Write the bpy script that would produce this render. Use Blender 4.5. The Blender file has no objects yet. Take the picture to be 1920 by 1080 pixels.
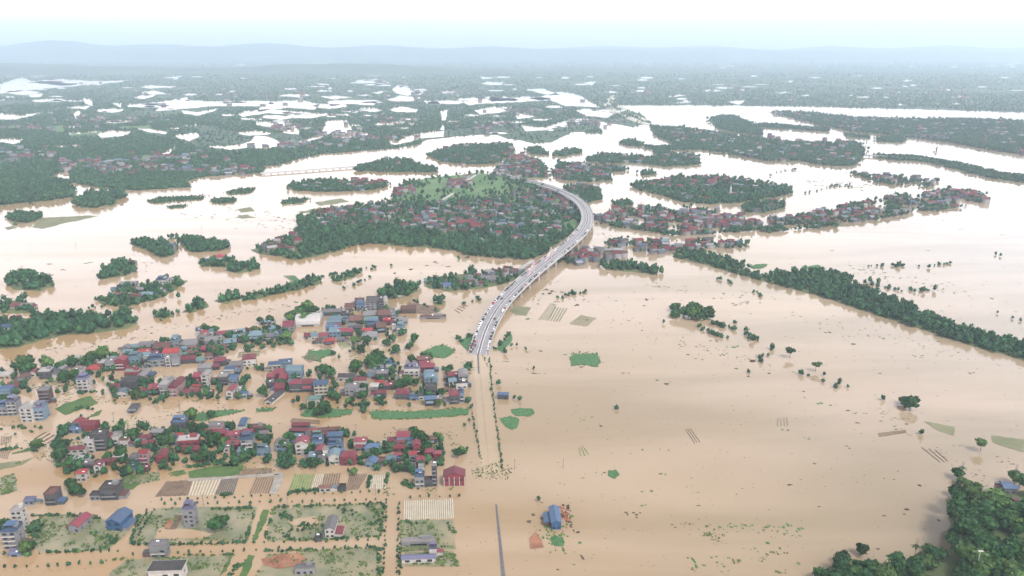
import bpy, math, random
import numpy as np
from mathutils import Vector
from mathutils.geometry import tessellate_polygon
rnd = random.Random(11)
rng = np.random.default_rng(11)
S = bpy.context.scene
COL = S.collection
# ------------------------------------------------------------------ camera, sky, sun, exposure
F, H, PITCH = 1400.0, 300.0, math.atan(455 / 1400.0)
cam_d = bpy.data.cameras.new('camera'); cam = bpy.data.objects.new('camera', cam_d); COL.objects.link(cam)
cam.location = (0, 0, H); cam.rotation_euler = (math.pi / 2 - PITCH, 0, 0)
cam_d.sensor_width = 36; cam_d.lens = 36 * F / 1920; cam_d.clip_start = 1; cam_d.clip_end = 120000
S.camera = cam
SUN_EL, SUN_AZ = math.radians(56), math.radians(138)      # azimuth clockwise from +Y (the view direction)
W = bpy.data.worlds.new('World'); S.world = W; W.use_nodes = True
nt = W.node_tree; bg = nt.nodes['Background']; bg.inputs['Strength'].default_value = 0.15
sky = nt.nodes.new('ShaderNodeTexSky'); sky.sky_type = 'NISHITA'; sky.sun_disc = False
sky.sun_elevation = SUN_EL; sky.sun_rotation = SUN_AZ; sky.altitude = 200; sky.air_density = 1.0; sky.dust_density = 4.0; sky.ozone_density = 1.0
# thin bright overcast veil: sky colour pulled towards its own grey by broken cloud
bw = nt.nodes.new('ShaderNodeRGBToBW'); nt.links.new(sky.outputs[0], bw.inputs[0])
br = nt.nodes.new('ShaderNodeVectorMath'); br.operation = 'SCALE'
cc = nt.nodes.new('ShaderNodeCombineColor'); 
for i in range(3): nt.links.new(bw.outputs[0], cc.inputs[i])
tint = nt.nodes.new('ShaderNodeVectorMath'); tint.operation = 'MULTIPLY'; nt.links.new(cc.outputs[0], tint.inputs[0]); tint.inputs[1].default_value = (1.66, 1.50, 1.43)
tc = nt.nodes.new('ShaderNodeTexCoord'); mp = nt.nodes.new('ShaderNodeMapping'); mp.inputs['Scale'].default_value = (1, 1, 3.2); nt.links.new(tc.outputs['Generated'], mp.inputs[0])
nz = nt.nodes.new('ShaderNodeTexNoise'); nz.inputs['Scale'].default_value = 2.2; nz.inputs['Detail'].default_value = 6; nt.links.new(mp.outputs[0], nz.inputs['Vector'])
rp = nt.nodes.new('ShaderNodeMapRange'); rp.inputs[1].default_value = .35; rp.inputs[2].default_value = .65; rp.inputs[3].default_value = .6; rp.inputs[4].default_value = .95; nt.links.new(nz.outputs[0], rp.inputs[0])
mx = nt.nodes.new('ShaderNodeMix'); mx.data_type = 'RGBA'; nt.links.new(rp.outputs[0], mx.inputs[0]); nt.links.new(sky.outputs[0], mx.inputs[6]); nt.links.new(tint.outputs[0], mx.inputs[7]); 
sep = nt.nodes.new('ShaderNodeSeparateXYZ'); nt.links.new(tc.outputs['Generated'], sep.inputs[0])
lift = nt.nodes.new('ShaderNodeMapRange'); lift.interpolation_type = 'SMOOTHSTEP'; lift.inputs[1].default_value = .22; lift.inputs[2].default_value = .74; lift.inputs[3].default_value = 2.05; lift.inputs[4].default_value = .52; nt.links.new(sep.outputs[2], lift.inputs[0])
lm = nt.nodes.new('ShaderNodeVectorMath'); lm.operation = 'SCALE'; nt.links.new(mx.outputs[2], lm.inputs[0]); nt.links.new(lift.outputs[0], lm.inputs['Scale']); nt.links.new(lm.outputs[0], bg.inputs[0])   # cloud deck is brightest low over the horizon
sl = bpy.data.lights.new('sun', 'SUN'); sl.energy = 1.5; sl.angle = math.radians(12); sl.color = (1, .95, .88)
sun = bpy.data.objects.new('sun', sl); COL.objects.link(sun)
sd = Vector((math.sin(SUN_AZ) * math.cos(SUN_EL), math.cos(SUN_AZ) * math.cos(SUN_EL), math.sin(SUN_EL)))
sun.rotation_euler = sd.to_track_quat('Z', 'Y').to_euler(); sun.location = sd * 900
S.view_settings.view_transform = 'Standard'; S.view_settings.look = 'None'; S.view_settings.gamma = 1
S.view_settings.exposure = 1.18
S.cycles.volume_bounces = 1; S.cycles.max_bounces = 6; S.cycles.use_denoising = True
HAZE = 0.86e-4
# ------------------------------------------------------------------ helpers
CP, SP = math.cos(PITCH), math.sin(PITCH)
def gp(px, py, z=0.0):
    "point where the sight line of photo pixel (px,py) meets height z"
    x = (px - 960) / F; v = (540 - py) / F
    dy = CP + v * SP; dz = -SP + v * CP
    t = (z - H) / dz
    return (x * t, dy * t, z)
def gpn(px, py, z=0.0):
    x = (px - 960) / F; v = (540 - py) / F
    dy = CP + v * SP; dz = -SP + v * CP
    t = (z - H) / dz
    return np.stack([x * t, dy * t, z + 0 * t], 1)
def slant(py):
    v = (540 - py) / F; dz = SP - v * CP
    return H / dz * math.sqrt(1)          # depth along the view axis: pixels per metre = F / slant
def mpp(py): return slant(py) / F
def sdep(py):
    v = (540 - py) / F
    return math.sin(math.atan2(SP - v * CP, CP + v * SP))
def tag(o, label=None, cat=None, group=None, kind=None):
    if label: o['label'] = label
    if cat: o['category'] = cat
    if group: o['group'] = group
    if kind: o['kind'] = kind
    return o
def link(name, me, mats=(), parent=None):
    for m in mats: me.materials.append(m)
    o = bpy.data.objects.new(name, me); COL.objects.link(o)
    if parent: o.parent = parent
    return o
def mesh(name, vs, fs, mi=None):
    me = bpy.data.meshes.new(name); me.from_pydata([tuple(v) for v in vs], [], fs)
    if mi is not None: me.polygons.foreach_set('material_index', mi)
    me.update(); return me
def bigmesh(name, V, T, colors=None):
    "triangles from numpy arrays, optional colour per vertex (natural colour variety)"
    me = bpy.data.meshes.new(name); n = len(T)
    me.vertices.add(len(V)); me.vertices.foreach_set('co', V.astype(np.float32).ravel())
    me.loops.add(n * 3); me.loops.foreach_set('vertex_index', T.astype(np.int32).ravel())
    me.polygons.add(n); me.polygons.foreach_set('loop_start', np.arange(0, n * 3, 3, dtype=np.int32))
    me.update(calc_edges=True)
    if colors is not None:
        a = me.color_attributes.new('tone', 'FLOAT_COLOR', 'POINT')
        a.data.foreach_set('color', np.concatenate([colors, np.ones((len(colors), 1))], 1).astype(np.float32).ravel())
    return me
def empty(name, loc, rz=0):
    o = bpy.data.objects.new(name, None); COL.objects.link(o); o.location = loc; o.rotation_euler = (0, 0, rz); o.empty_display_size = .5
    return o
# ------------------------------------------------------------------ materials
def mat(name, col, rough=.8, var=.25, scale=.3, attr=False, spec=.3, col2=None, metal=0, bump=0, objrand=0.0, detail=4):
    m = bpy.data.materials.new(name); m.use_nodes = True; t = m.node_tree; b = t.nodes['Principled BSDF']
    b.inputs['Roughness'].default_value = rough; b.inputs['Specular IOR Level'].default_value = spec; b.inputs['Metallic'].default_value = metal
    g = t.nodes.new('ShaderNodeNewGeometry'); n = t.nodes.new('ShaderNodeTexNoise'); n.inputs['Scale'].default_value = scale; n.inputs['Detail'].default_value = detail
    t.links.new(g.outputs['Position'], n.inputs['Vector'])
    mr = t.nodes.new('ShaderNodeMapRange'); mr.inputs[1].default_value = .3; mr.inputs[2].default_value = .7; t.links.new(n.outputs[0], mr.inputs[0])
    mx = t.nodes.new('ShaderNodeMix'); mx.data_type = 'RGBA'; t.links.new(mr.outputs[0], mx.inputs[0])
    c2 = col2 or tuple(c * (1 + var) for c in col); c1 = col if col2 else tuple(c * (1 - var) for c in col)
    mx.inputs[6].default_value = (*c1, 1); mx.inputs[7].default_value = (*c2, 1); out = mx.outputs[2]
    if attr:
        a = t.nodes.new('ShaderNodeAttribute'); a.attribute_name = 'tone'
        m2 = t.nodes.new('ShaderNodeMix'); m2.data_type = 'RGBA'; m2.blend_type = 'MULTIPLY'; m2.inputs[0].default_value = 1
        t.links.new(out, m2.inputs[6]); t.links.new(a.outputs['Color'], m2.inputs[7]); out = m2.outputs[2]
    if objrand:
        oi = t.nodes.new('ShaderNodeObjectInfo'); mr2 = t.nodes.new('ShaderNodeMapRange'); mr2.inputs[3].default_value = 1 - objrand; mr2.inputs[4].default_value = 1 + objrand
        t.links.new(oi.outputs['Random'], mr2.inputs[0]); hs = t.nodes.new('ShaderNodeHueSaturation')
        t.links.new(mr2.outputs[0], hs.inputs['Value']); t.links.new(out, hs.inputs['Color']); out = hs.outputs[0]
    t.links.new(out, b.inputs['Base Color'])
    if bump:
        bm = t.nodes.new('ShaderNodeBump'); bm.inputs['Strength'].default_value = bump; t.links.new(n.outputs[0], bm.inputs['Height']); t.links.new(bm.outputs[0], b.inputs['Normal'])
    return m
def water_mat(name, c1, c2, c3, rough=.07, spec=.8):
    m = bpy.data.materials.new(name); m.use_nodes = True; t = m.node_tree; b = t.nodes['Principled BSDF']
    b.inputs['Roughness'].default_value = rough; b.inputs['IOR'].default_value = 1.34; b.inputs['Specular IOR Level'].default_value = spec
    g = t.nodes.new('ShaderNodeNewGeometry')
    def noise(scale, det, sx=1, sy=1):
        mp = t.nodes.new('ShaderNodeMapping'); mp.inputs['Scale'].default_value = (sx, sy, 1); t.links.new(g.outputs['Position'], mp.inputs[0])
        n = t.nodes.new('ShaderNodeTexNoise'); n.inputs['Scale'].default_value = scale; n.inputs['Detail'].default_value = det; n.inputs['Distortion'].default_value = .6
        t.links.new(mp.outputs[0], n.inputs['Vector']); return n
    n1 = noise(.0022, 3); n2 = noise(.006, 8, .35, 1.6)
    def mixc(fac_node, lo, hi, a, b_, afac=1):
        mr = t.nodes.new('ShaderNodeMapRange'); mr.inputs[1].default_value = lo; mr.inputs[2].default_value = hi; mr.inputs[4].default_value = afac; t.links.new(fac_node.outputs[0], mr.inputs[0])
        mx = t.nodes.new('ShaderNodeMix'); mx.data_type = 'RGBA'; t.links.new(mr.outputs[0], mx.inputs[0])
        for s, v in ((6, a), (7, b_)):
            if isinstance(v, tuple): mx.inputs[s].default_value = (*v, 1)
            else: t.links.new(v, mx.inputs[s])
        return mx.outputs[2]
    # browner base colour towards the west (x<0), greyer to the east, blended through noise
    sx_ = t.nodes.new('ShaderNodeSeparateXYZ'); t.links.new(g.outputs['Position'], sx_.inputs[0])
    class O: pass
    o = O(); add = t.nodes.new('ShaderNodeMath'); add.operation = 'MULTIPLY_ADD'; add.inputs[1].default_value = .0011; t.links.new(sx_.outputs[0], add.inputs[0]); 
    n1s = t.nodes.new('ShaderNodeMath'); n1s.operation = 'MULTIPLY'; n1s.inputs[1].default_value = .9; t.links.new(n1.outputs[0], n1s.inputs[0]); t.links.new(n1s.outputs[0], add.inputs[2]); o.outputs = [add.outputs[0]]
    a = mixc(o, .15, .7, c1, c2); c = mixc(n2, .40, .64, a, c3, .7)
    t.links.new(c, b.inputs['Base Color'])
    n3 = noise(.004, 6, .5, 1.5); rr = t.nodes.new('ShaderNodeMapRange'); rr.inputs[1].default_value = .4; rr.inputs[2].default_value = .65; rr.inputs[3].default_value = .03; rr.inputs[4].default_value = .16; t.links.new(n3.outputs[0], rr.inputs[0]); t.links.new(rr.outputs[0], b.inputs['Roughness'])   # wind-ruffled and slick patches
    nb = noise(.35, 4, 1, .5); bm = t.nodes.new('ShaderNodeBump'); bm.inputs['Strength'].default_value = .05; bm.inputs['Distance'].default_value = .3
    t.links.new(nb.outputs[0], bm.inputs['Height']); t.links.new(bm.outputs[0], b.inputs['Normal'])
    return m
M = {}
M['water'] = water_mat('muddy_water', (.235, .158, .082), (.20, .16, .104), (.31, .245, .18))
M['street'] = water_mat('muddy_street_water', (.38, .235, .11), (.31, .21, .12), (.35, .25, .16))
M['shoal'] = water_mat('shoal_water', (.25, .19, .12), (.235, .185, .12), (.32, .26, .185))
M['soaked'] = mat('soaked_ground', (.13, .12, .07), .35, scale=.06, col2=(.24, .18, .11), spec=.5, detail=8)
M['soaked_grey'] = mat('soaked_grey_plot', (.07, .095, .05), .3, scale=.06, col2=(.20, .175, .11), spec=.5, detail=8)
M['land'] = mat('bank_soil', (.05, .075, .035), .95, scale=.02, col2=(.10, .12, .05))
M['farland'] = mat('far_vegetation', (.028, .055, .04), .95, scale=.004, col2=(.05, .085, .045), detail=8)
M['grass'] = mat('meadow', (.04, .10, .038), .95, scale=.02, col2=(.09, .145, .06), detail=6)
M['rice'] = mat('rice_green', (.022, .075, .03), .9, scale=.35, col2=(.055, .13, .05), detail=6)
M['rice_dark'] = mat('crop_green', (.03, .075, .02), .9, scale=.08, col2=(.06, .10, .03), detail=6)
M['scrub'] = mat('scrub_olive', (.09, .105, .055), .95, scale=.05, col2=(.15, .15, .09), detail=6)
M['soil'] = mat('bed_soil', (.11, .08, .06), .95, var=.3, scale=.2)
M['soil_dark'] = mat('bed_soil_dark', (.07, .07, .07), .95, var=.3, scale=.2)
M['soil_pale'] = mat('bed_cover_pale', (.31, .305, .25), .7, var=.15, scale=.2)
M['bed_green'] = mat('bed_green', (.08, .17, .05), .95, var=.3, scale=.2)
M['redsoil'] = mat('red_earth', (.12, .045, .03), .95, scale=.1, col2=(.25, .13, .08))
M['leaf'] = mat('tree_leaves', (.007, .032, .012), .75, scale=.3, col2=(.026, .074, .018), objrand=.35, spec=.2)
M['leaf_light'] = mat('light_tree_leaves', (.03, .07, .018), .75, scale=.25, col2=(.06, .11, .03), objrand=.3, spec=.2)
M['leafA'] = mat('tree_leaves_mass', (.009, .038, .019), .8, scale=.12, col2=(.024, .074, .026), attr=True, spec=.2)
M['bark'] = mat('bark', (.12, .09, .065), .9)
M['concrete'] = mat('bridge_concrete', (.30, .295, .29), .8, var=.12, scale=.1)
M['track'] = mat('farm_track', (.20, .19, .17), .9, var=.25, scale=.15)
M['weed'] = mat('bright_weeds', (.035, .075, .018), .9, scale=.3, col2=(.08, .12, .035), attr=True)
M['asphalt'] = mat('bridge_asphalt', (.19, .19, .205), .8, var=.1, scale=.05)
M['paint'] = mat('road_paint', (.8, .8, .78), .6, var=.05)
M['median'] = mat('median_dark', (.08, .08, .09), .8)
M['pink'] = mat('pylon_pink', (.72, .45, .5), .6, var=.08)
M['dark'] = mat('dark_opening', (.018, .022, .028), .4, var=.2)
M['glass'] = mat('car_glass', (.02, .025, .03), .15, spec=.6)
M['tyre'] = mat('tyre', (.02, .02, .02), .9)
M['steel'] = mat('tank_steel', (.7, .72, .75), .35, var=.05, metal=.6)
M['debris'] = mat('floating_debris', (.09, .075, .05), .95, var=.5, scale=.5, attr=True)
M['reed'] = mat('water_hyacinth', (.06, .13, .05), .95, var=.4, scale=.3)
M['houses'] = mat('village_paint', (.30, .30, .32), .75, var=.12, scale=.4, attr=True)
M['hill'] = mat('hill_forest', (.04, .07, .05), .95, scale=.001, var=.4)
RC = dict(R=(.29, .045, .085), r=(.47, .05, .06), t=(.20, .095, .085), b=(.07, .18, .36), c=(.17, .32, .41), p=(.2, .22, .40), g=(.27, .285, .31), d=(.06, .075, .09), w=(.62, .62, .62), n=(.15, .30, .27))
WC = dict(W=(.72, .70, .66), G=(.33, .34, .36), C=(.55, .48, .36), B=(.25, .36, .46), K=(.12, .125, .135), U=(.17, .11, .10), R=(.33, .06, .08), P=(.48, .33, .33), Z=(.06, .16, .34))
RM = {k: mat('roof_' + k, tuple(c * .36 for c in v), .6, scale=.3, col2=tuple(c * .27 + q for c, q in zip(v, (.035, .022, .018))), objrand=.3, detail=8) for k, v in RC.items()}
WM = {k: mat('wall_' + k, tuple(c * .40 for c in v), .85, var=.16, scale=.5, objrand=.1, detail=6) for k, v in WC.items()}
# ------------------------------------------------------------------ polygons in the flood plain
def P(s):
    v = [float(x) for x in s.split()]; return [(v[i], v[i + 1]) for i in range(0, len(v), 2)]
def rough_edge(pts, step=7.0, jx=2.0, jy=.8, seed=0):
    r = random.Random(seed + int(pts[0][0])); out = []
    for (x0, y0), (x1, y1) in zip(pts, pts[1:] + pts[:1]):
        n = max(1, int(math.hypot(x1 - x0, y1 - y0) / step))
        for k in range(n):
            t = k / n; j = 0 if k == 0 else 1
            out.append((x0 + (x1 - x0) * t + j * r.uniform(-jx, jx), y0 + (y1 - y0) * t + j * r.uniform(-jy, jy)))
    return out
def sheets(name, polys, z, m, label, kind='structure', cat='ground', thick=.0, rough=True, world=False, jx=2.0, jy=.8):
    "flat patches of ground of one kind, each with a low bank of height THICK"
    V, T = [], []
    for i, pts in enumerate(polys):
        q = pts
        if rough: q = rough_edge(pts, seed=i, jx=jx, jy=jy)
        w = [Vector(gp(x, y, z)) if not world else Vector((x, y, z)) for x, y in q]
        if sum(a.x * b.y - b.x * a.y for a, b in zip(w, w[1:] + w[:1])) < 0: w.reverse()
        b0 = len(V); V += w
        T += [tuple(b0 + j for j in t) for t in tessellate_polygon([w])]
        if thick:
            b1 = len(V); V += [p - Vector((0, 0, thick)) for p in w]; n = len(w)
            for j in range(n):
                k = (j + 1) % n; T += [(b0 + j, b1 + j, b1 + k), (b0 + j, b1 + k, b0 + k)]
    me = mesh(name, V, T); me.validate()
    o = link(name, me, [m]); return tag(o, label, cat, kind=kind)
def inpoly(x, y, pts):
    c = np.zeros(len(x), bool); n = len(pts); j = n - 1
    for i in range(n):
        xi, yi = pts[i]; xj, yj = pts[j]
        if yi != yj: c ^= ((yi > y) != (yj > y)) & (x < (xj - xi) * (y - yi) / (yj - yi) + xi)
        j = i
    return c
# flood water, the base sheet of the valley
o = sheets('flood_water', [[(-23500, -1500), (23500, -1500), (23500, 24000), (-23500, 24000)]], 0, M['water'], 'brown silt-laden flood water filling the whole valley', cat='water', rough=False, world=True)
FAR = P('-700 372 0 366 0 342 139 343 190 352 260 357 360 350 345 342 372 333 430 327 490 325 497 315 470 310 440 305 473 312 520 310 560 298 607 288 640 286 740 278 780 272 800 262 845 257 900 252 933 253 957 262 1000 268 1033 267 1073 247 1130 250 1122 236 1117 227 1160 233 1187 238 1223 230 1200 213 1145 199 1180 197 1300 197 1500 199 1700 204 1920 210 2700 222')
FARE = rough_edge(FAR, 9, 2, .8); FARE = FARE[:FARE.index(FAR[-1]) + 1]     # without the closing edge
farw = [gp(x, y, .5)[:2] for x, y in FARE]
sheets('far_plain', [farw + [(23000, 23500), (-23000, 23500)]], .5, M['farland'], 'blue-green wooded plain stretching to the hazy horizon', rough=False, world=True, thick=.6)
PONDS = [P(s) for s in '''0 157 40 147 60 153 110 150 190 153 250 151 200 156 110 162 40 167 0 171
0 213 40 216 86 210 60 217 30 222 0 222
55 141 90 137 98 139 70 144
53 177 80 175 78 180 57 181
137 211 153 208 150 214 142 221
155 185 172 187 175 197 160 193
120 201 170 198 160 204
208 193 228 194 226 200
238 196 300 192 350 185 355 190 400 191 480 190 520 191 560 189 600 195 590 203 540 200 482 206 490 198 400 198 330 203 290 205 300 200 240 199
340 207 370 210 410 204 400 209 370 215 345 212
248 182 272 178 300 176 270 184
130 249 190 248 210 245 246 247 235 253 190 256 182 251 130 251
255 241 285 242 316 246 310 250 280 247
325 253 370 250 374 256 355 262 335 258
300 288 330 277 318 287 300 292
85 333 130 320 133 333 95 338
385 270 440 269 470 263 478 255 500 256 520 262 550 266 590 256 602 252 612 234 630 232 652 233 663 249 692 251 680 258 640 254 620 251 600 258 560 268 520 270 500 274 470 272 430 275
480 230 530 231 562 238 562 249 530 246 528 240 480 235
445 213 458 209 500 206 600 212 560 215 500 212 470 215 455 217
600 180 640 180 662 182 625 185
612 190 660 188 713 189 700 196 660 194 620 197
670 206 700 204 718 206 700 209
735 168 745 161 758 163 792 172 765 177 742 173
697 173 727 170 710 175
725 186 750 180 792 183 775 188 740 189
727 205 755 200 784 205 780 209 740 208
793 189 820 190 826 194 800 193
727 258 745 262 760 255 790 250 825 246 829 238 833 240 832 256 790 258 750 266 735 267
825 210 841 207 835 223 828 223
865 190 900 188 960 184 1010 183 1050 175 1085 180 1125 198 1060 196 1030 187 960 191 900 193 880 195
985 168 1020 167 1050 176 1030 177
888 207 925 201 952 208 900 213
965 215 975 212 1008 218 970 221
915 228 945 228 944 234
978 235 1020 238 1060 228 1064 234 1030 241 985 244
955 264 986 268 986 291 960 286
1080 208 1100 205 1152 212 1140 218 1100 216
518 127 560 121 622 115 612 119 560 127 530 131
1093 155 1118 153 1110 159
1362 190 1397 188 1385 195
900 144 928 145 905 148
225 132 262 130 250 133
296 145 345 142 330 146'''.split('\n')]
for k in range(45):
    x = rnd.uniform(0, 1150); y = rnd.uniform(150, 275) if x < 700 else rnd.uniform(150, 240); w = rnd.uniform(10, 42); h = w * rnd.uniform(.05, .1); n = 9
    PONDS.append([(x + w * math.cos(q * 6.283 / n) * rnd.uniform(.5, 1.1), y + h * math.sin(q * 6.283 / n) * rnd.uniform(.4, 1.4)) for q in range(n)])
for k in range(190):
    x = rnd.uniform(0, 1920); y = rnd.uniform(112, 196) if x > 1120 else rnd.uniform(112, 250)
    w = rnd.uniform(3, 18) * (1.3 - (190 - min(y, 190)) / 120); h = rnd.uniform(.5, 1.6)
    PONDS.append([(x - w, y), (x - w * .3, y - h), (x + w * .6, y - h * .7), (x + w, y + h * .2), (x + w * .2, y + h), (x - w * .5, y + h * .8)])
_P = []
for p in PONDS:
    c = sum(q[1] for q in p) / len(p); _P.append([(x, c + (y - c) * 1.3 + .4) for x, y in p])
PONDS = _P
sheets('flooded_ponds', PONDS, .75, M['water'], 'bright flooded ponds and channels between the far woods', cat='water')
HAS = {}
# land: points | tree cover | tree height lo hi | houses | label
LAND = [l.split('|') for l in '''-60 336 0 336 60 335 120 342 139 353 138 369 100 375 50 380 0 386 -60 388|1.5|9 14|0|dark wooded headland on the far shore
146 379 160 367 190 362 215 363 236 362 234 370 220 376 214 386 180 389 150 389|1.5|9 14|0|small wooded islet west of the ferry reach
275 377 300 370 383 368 381 374 320 379 290 382|.5|2 4|0|low bushy mudbank
313 388 330 385 350 384 345 389 320 391|.5|2 3|0|tiny brown mudbank
395 376 420 371 445 373 440 380 405 382|.6|2 5|0|low round islet
423 361 445 354 480 352 470 362 430 365|.35|2 4|0|field islet
12 408 30 400 78 400 78 410 50 418 20 415|1.3|6 9|0|grove beside drowned fields
242 455 270 450 300 456 335 466 325 479 300 483 285 473 250 460|1.3|7 11|1|narrow tree-covered island
316 447 334 443 332 448 318 449|1.3|6 9|0|tiny grove
337 456 360 446 380 450 425 456 430 466 400 471 360 473 342 463|1.3|7 11|0|two-humped green island
183 520 205 506 215 494 250 491 256 504 235 517 190 524|1.25|7 11|1|leafy island with one roof
13 530 30 520 60 518 100 525 102 537 70 545 25 542|1.3|8 12|1|round wooded island
370 493 400 488 430 484 445 488 430 501 380 500|.6|5 9|0|hamlet islet
422 507 440 498 485 496 488 504 450 512|1.3|6 10|0|green islet
182 562 215 548 225 540 262 536 320 524 352 526 330 543 290 562 230 577 190 569|.55|5 9|0|village islet
0 565 40 562 72 578 60 586 0 587|.5|5 9|0|hamlet at the left edge
-40 655 -40 610 0 606 20 604 60 610 70 595 120 592 160 588 190 598 235 588 258 606 240 615 190 623 120 628 75 638 30 652|1.3|8 13|0|river bank woods
288 594 300 585 325 587 326 593 300 598|.9|5 8|0|tree clump
342 585 360 570 385 564 392 574 360 586|1.1|7 10|0|tree clump
402 564 420 553 450 548 452 559 425 570|1.1|8 12|0|tree clump
452 561 500 548 560 535 575 523 600 519 603 529 560 543 500 556 457 565|1.1|5 8|0|river bank strip
622 525 650 515 665 507 676 511 665 519 630 529|1|4 7|0|river bank strip
470 468 500 459 545 446 558 430 556 408 590 398 650 389 735 378 740 352 770 338 840 330 900 324 950 331 1000 346 1050 363 1082 386 1093 405 1085 425 1058 448 1020 476 985 487 940 483 870 478 862 471 840 469 800 463 770 463 690 456 660 459 640 469 600 479 555 488 530 481 490 476|.62|6 10|0|main village island
541 349 570 341 620 339 650 342 725 344 727 350 690 358 600 360 550 357|1.2|6 10|12|flat wooded islet
525 379 545 372 580 372 565 381 530 384|.5|3 5|0|low bushy islet
712 551 730 538 770 534 784 545 760 556 720 562|1.4|8 12|0|round grove
795 528 830 520 860 514 890 510 900 518 930 507 980 508 985 517 950 531 900 541 870 543 840 546 800 538|.5|6 10|0|tree-lined hamlet west of the bridge
811 569 826 562 836 565 830 572|1.2|7 9|0|single clump
1133 500 1150 493 1230 505 1232 515 1180 509 1135 505|1.4|7 11|0|tree belt in the water
1185 350 1200 343 1240 341 1260 334 1340 332 1400 339 1480 353 1487 363 1450 371 1400 379 1330 383 1280 379 1250 369 1200 357|.95|6 11|0|oval village island
1390 388 1420 379 1470 381 1472 391 1430 399 1395 397|1|6 9|8|small village islet
1112 398 1150 396 1220 389 1290 389 1360 398 1380 410 1420 413 1430 427 1400 434 1350 440 1290 442 1250 442 1200 432 1150 427 1115 416|.75|5 9|0|long drowned village
1400 416 1470 412 1530 399 1580 389 1640 374 1700 364 1740 359 1800 354 1850 368 1855 379 1800 389 1740 396 1680 406 1600 419 1530 429 1450 436 1400 434|.95|5 9|0|village point
1590 322 1640 330 1700 330 1760 338 1740 352 1690 348 1640 343|.5|5 8|16|village link
1042 484 1060 474 1120 459 1180 444 1250 454 1300 452 1402 455 1405 464 1340 469 1280 467 1200 477 1120 482 1080 499 1045 495|.45|5 8|0|village by the bridge
1057 350 1100 348 1120 354 1130 373 1100 381 1070 368|.9|6 9|8|islet east of the bend
1150 382 1180 376 1187 386 1155 391|1.1|6 9|2|islet
1262 474 1300 468 1360 484 1392 496 1395 510 1420 516 1480 512 1540 505 1600 521 1592 534 1640 549 1700 575 1750 595 1790 613 1850 630 1960 655 1960 686 1860 658 1790 638 1720 614 1650 592 1590 572 1530 553 1470 537 1420 524 1360 507 1310 492 1262 482|1.35|5 9|0|wooded levee
1640 292 1700 293 1740 298 1800 308 1880 327 1960 336 1960 348 1860 335 1790 317 1730 303 1650 298|1.2|6 9|0|far levee
1220 236 1300 243 1400 258 1480 268 1560 270 1605 267 1622 282 1602 311 1560 311 1500 302 1440 302 1380 291 1330 282 1280 280 1250 264 1225 252|.9|7 11|60|built-up north bank
1330 222 1370 217 1425 237 1430 255 1390 250 1345 241|.9|7 11|0|wooded spit
1440 210 1520 212 1600 222 1700 224 1800 224 1970 230 1970 298 1850 280 1780 267 1700 257 1600 247 1540 235 1480 220|.9|8 12|120|long built-up island
1420 233 1470 236 1555 243 1552 247 1480 242 1425 238|1.2|7 10|0|long islet
1582 251 1625 256 1632 259 1590 257|1|6 9|0|islet
1643 260 1680 257 1700 262 1685 267 1645 265|1.2|6 9|0|islet
1163 267 1180 263 1203 269 1200 275 1175 273|1.3|7 9|0|islet
1205 275 1240 276 1300 275 1312 280 1250 282 1210 279|1.1|7 9|0|islet
1223 284 1250 283 1253 289 1228 289|1.1|6 9|0|islet
1097 298 1130 290 1190 293 1212 296 1280 288 1312 296 1305 309 1250 313 1200 306 1130 306 1100 302|.95|7 10|25|islet
1200 324 1225 321 1233 327 1205 329|1.1|6 9|0|islet
985 281 1010 276 1022 287 1032 291 995 289|1|7 9|0|islet
1035 288 1080 279 1091 285 1060 293 1035 293|.9|7 9|6|islet
930 322 942 308 962 291 1010 301 1026 316 1026 333 980 333 950 327|.7|6 9|40|hamlet
1035 324 1050 307 1100 308 1146 320 1142 327 1147 339 1100 341 1050 337|.85|7 10|30|hamlet
1115 311 1170 314 1172 321 1130 323|1|7 9|3|islet
665 317 680 311 730 298 776 301 772 308 821 318 818 323 750 323 670 321|.9|7 10|10|island
800 292 850 275 900 271 960 271 962 286 932 306 870 309 830 303|.85|7 10|25|island'''.split('\n')]
LANDP = [P(l[0]) for l in LAND]
sheets('river_islands', [p for l, p in zip(LAND, LANDP) if l[4] not in ('long drowned village', 'village point', 'village by the bridge', 'village link')], .45, M['land'], 'islands, village mounds and levees standing above the flood', thick=.6)
GRASS = [P(s) for s in '''738 374 760 345 800 333 850 329 905 325 950 334 962 348 945 362 880 376 800 380
1015 380 1050 368 1072 384 1040 388
1045 420 1085 412 1075 432 1050 440
90 247 95 236 120 236 121 249
120 252 190 248 185 251 130 255
220 242 230 237 288 236 282 241
258 303 270 291 296 292 292 306
0 237 30 236 30 241 0 242
1738 193 1766 193 1762 198
690 395 740 388 745 393 700 398
960 325 990 328 990 333 955 331'''.split('\n')]
sheets('meadows', GRASS, .95, M['grass'], 'pale green meadows on the far village islands')
SCRUB = [P(s) for s in '''60 426 80 408 170 404 182 406 150 413 110 421 80 429
8 427 20 424 30 428 15 431
445 392 470 388 478 396 452 398
440 408 462 402 480 408 455 410
590 380 640 372 655 378 600 386
558 398 600 388 610 392 570 400
954 583 966 572 996 577 987 592 970 591
1859 816 1905 822 1920 824 1920 848 1885 838 1860 828
1732 790 1750 793 1790 800 1788 816 1760 808
0 868 40 864 62 858 40 872 0 881
530 517 548 516 572 530 556 533'''.split('\n')]
sheets('drowned_fields', SCRUB, .12, M['scrub'], 'olive patches of half-drowned fields just above the water')
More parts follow.
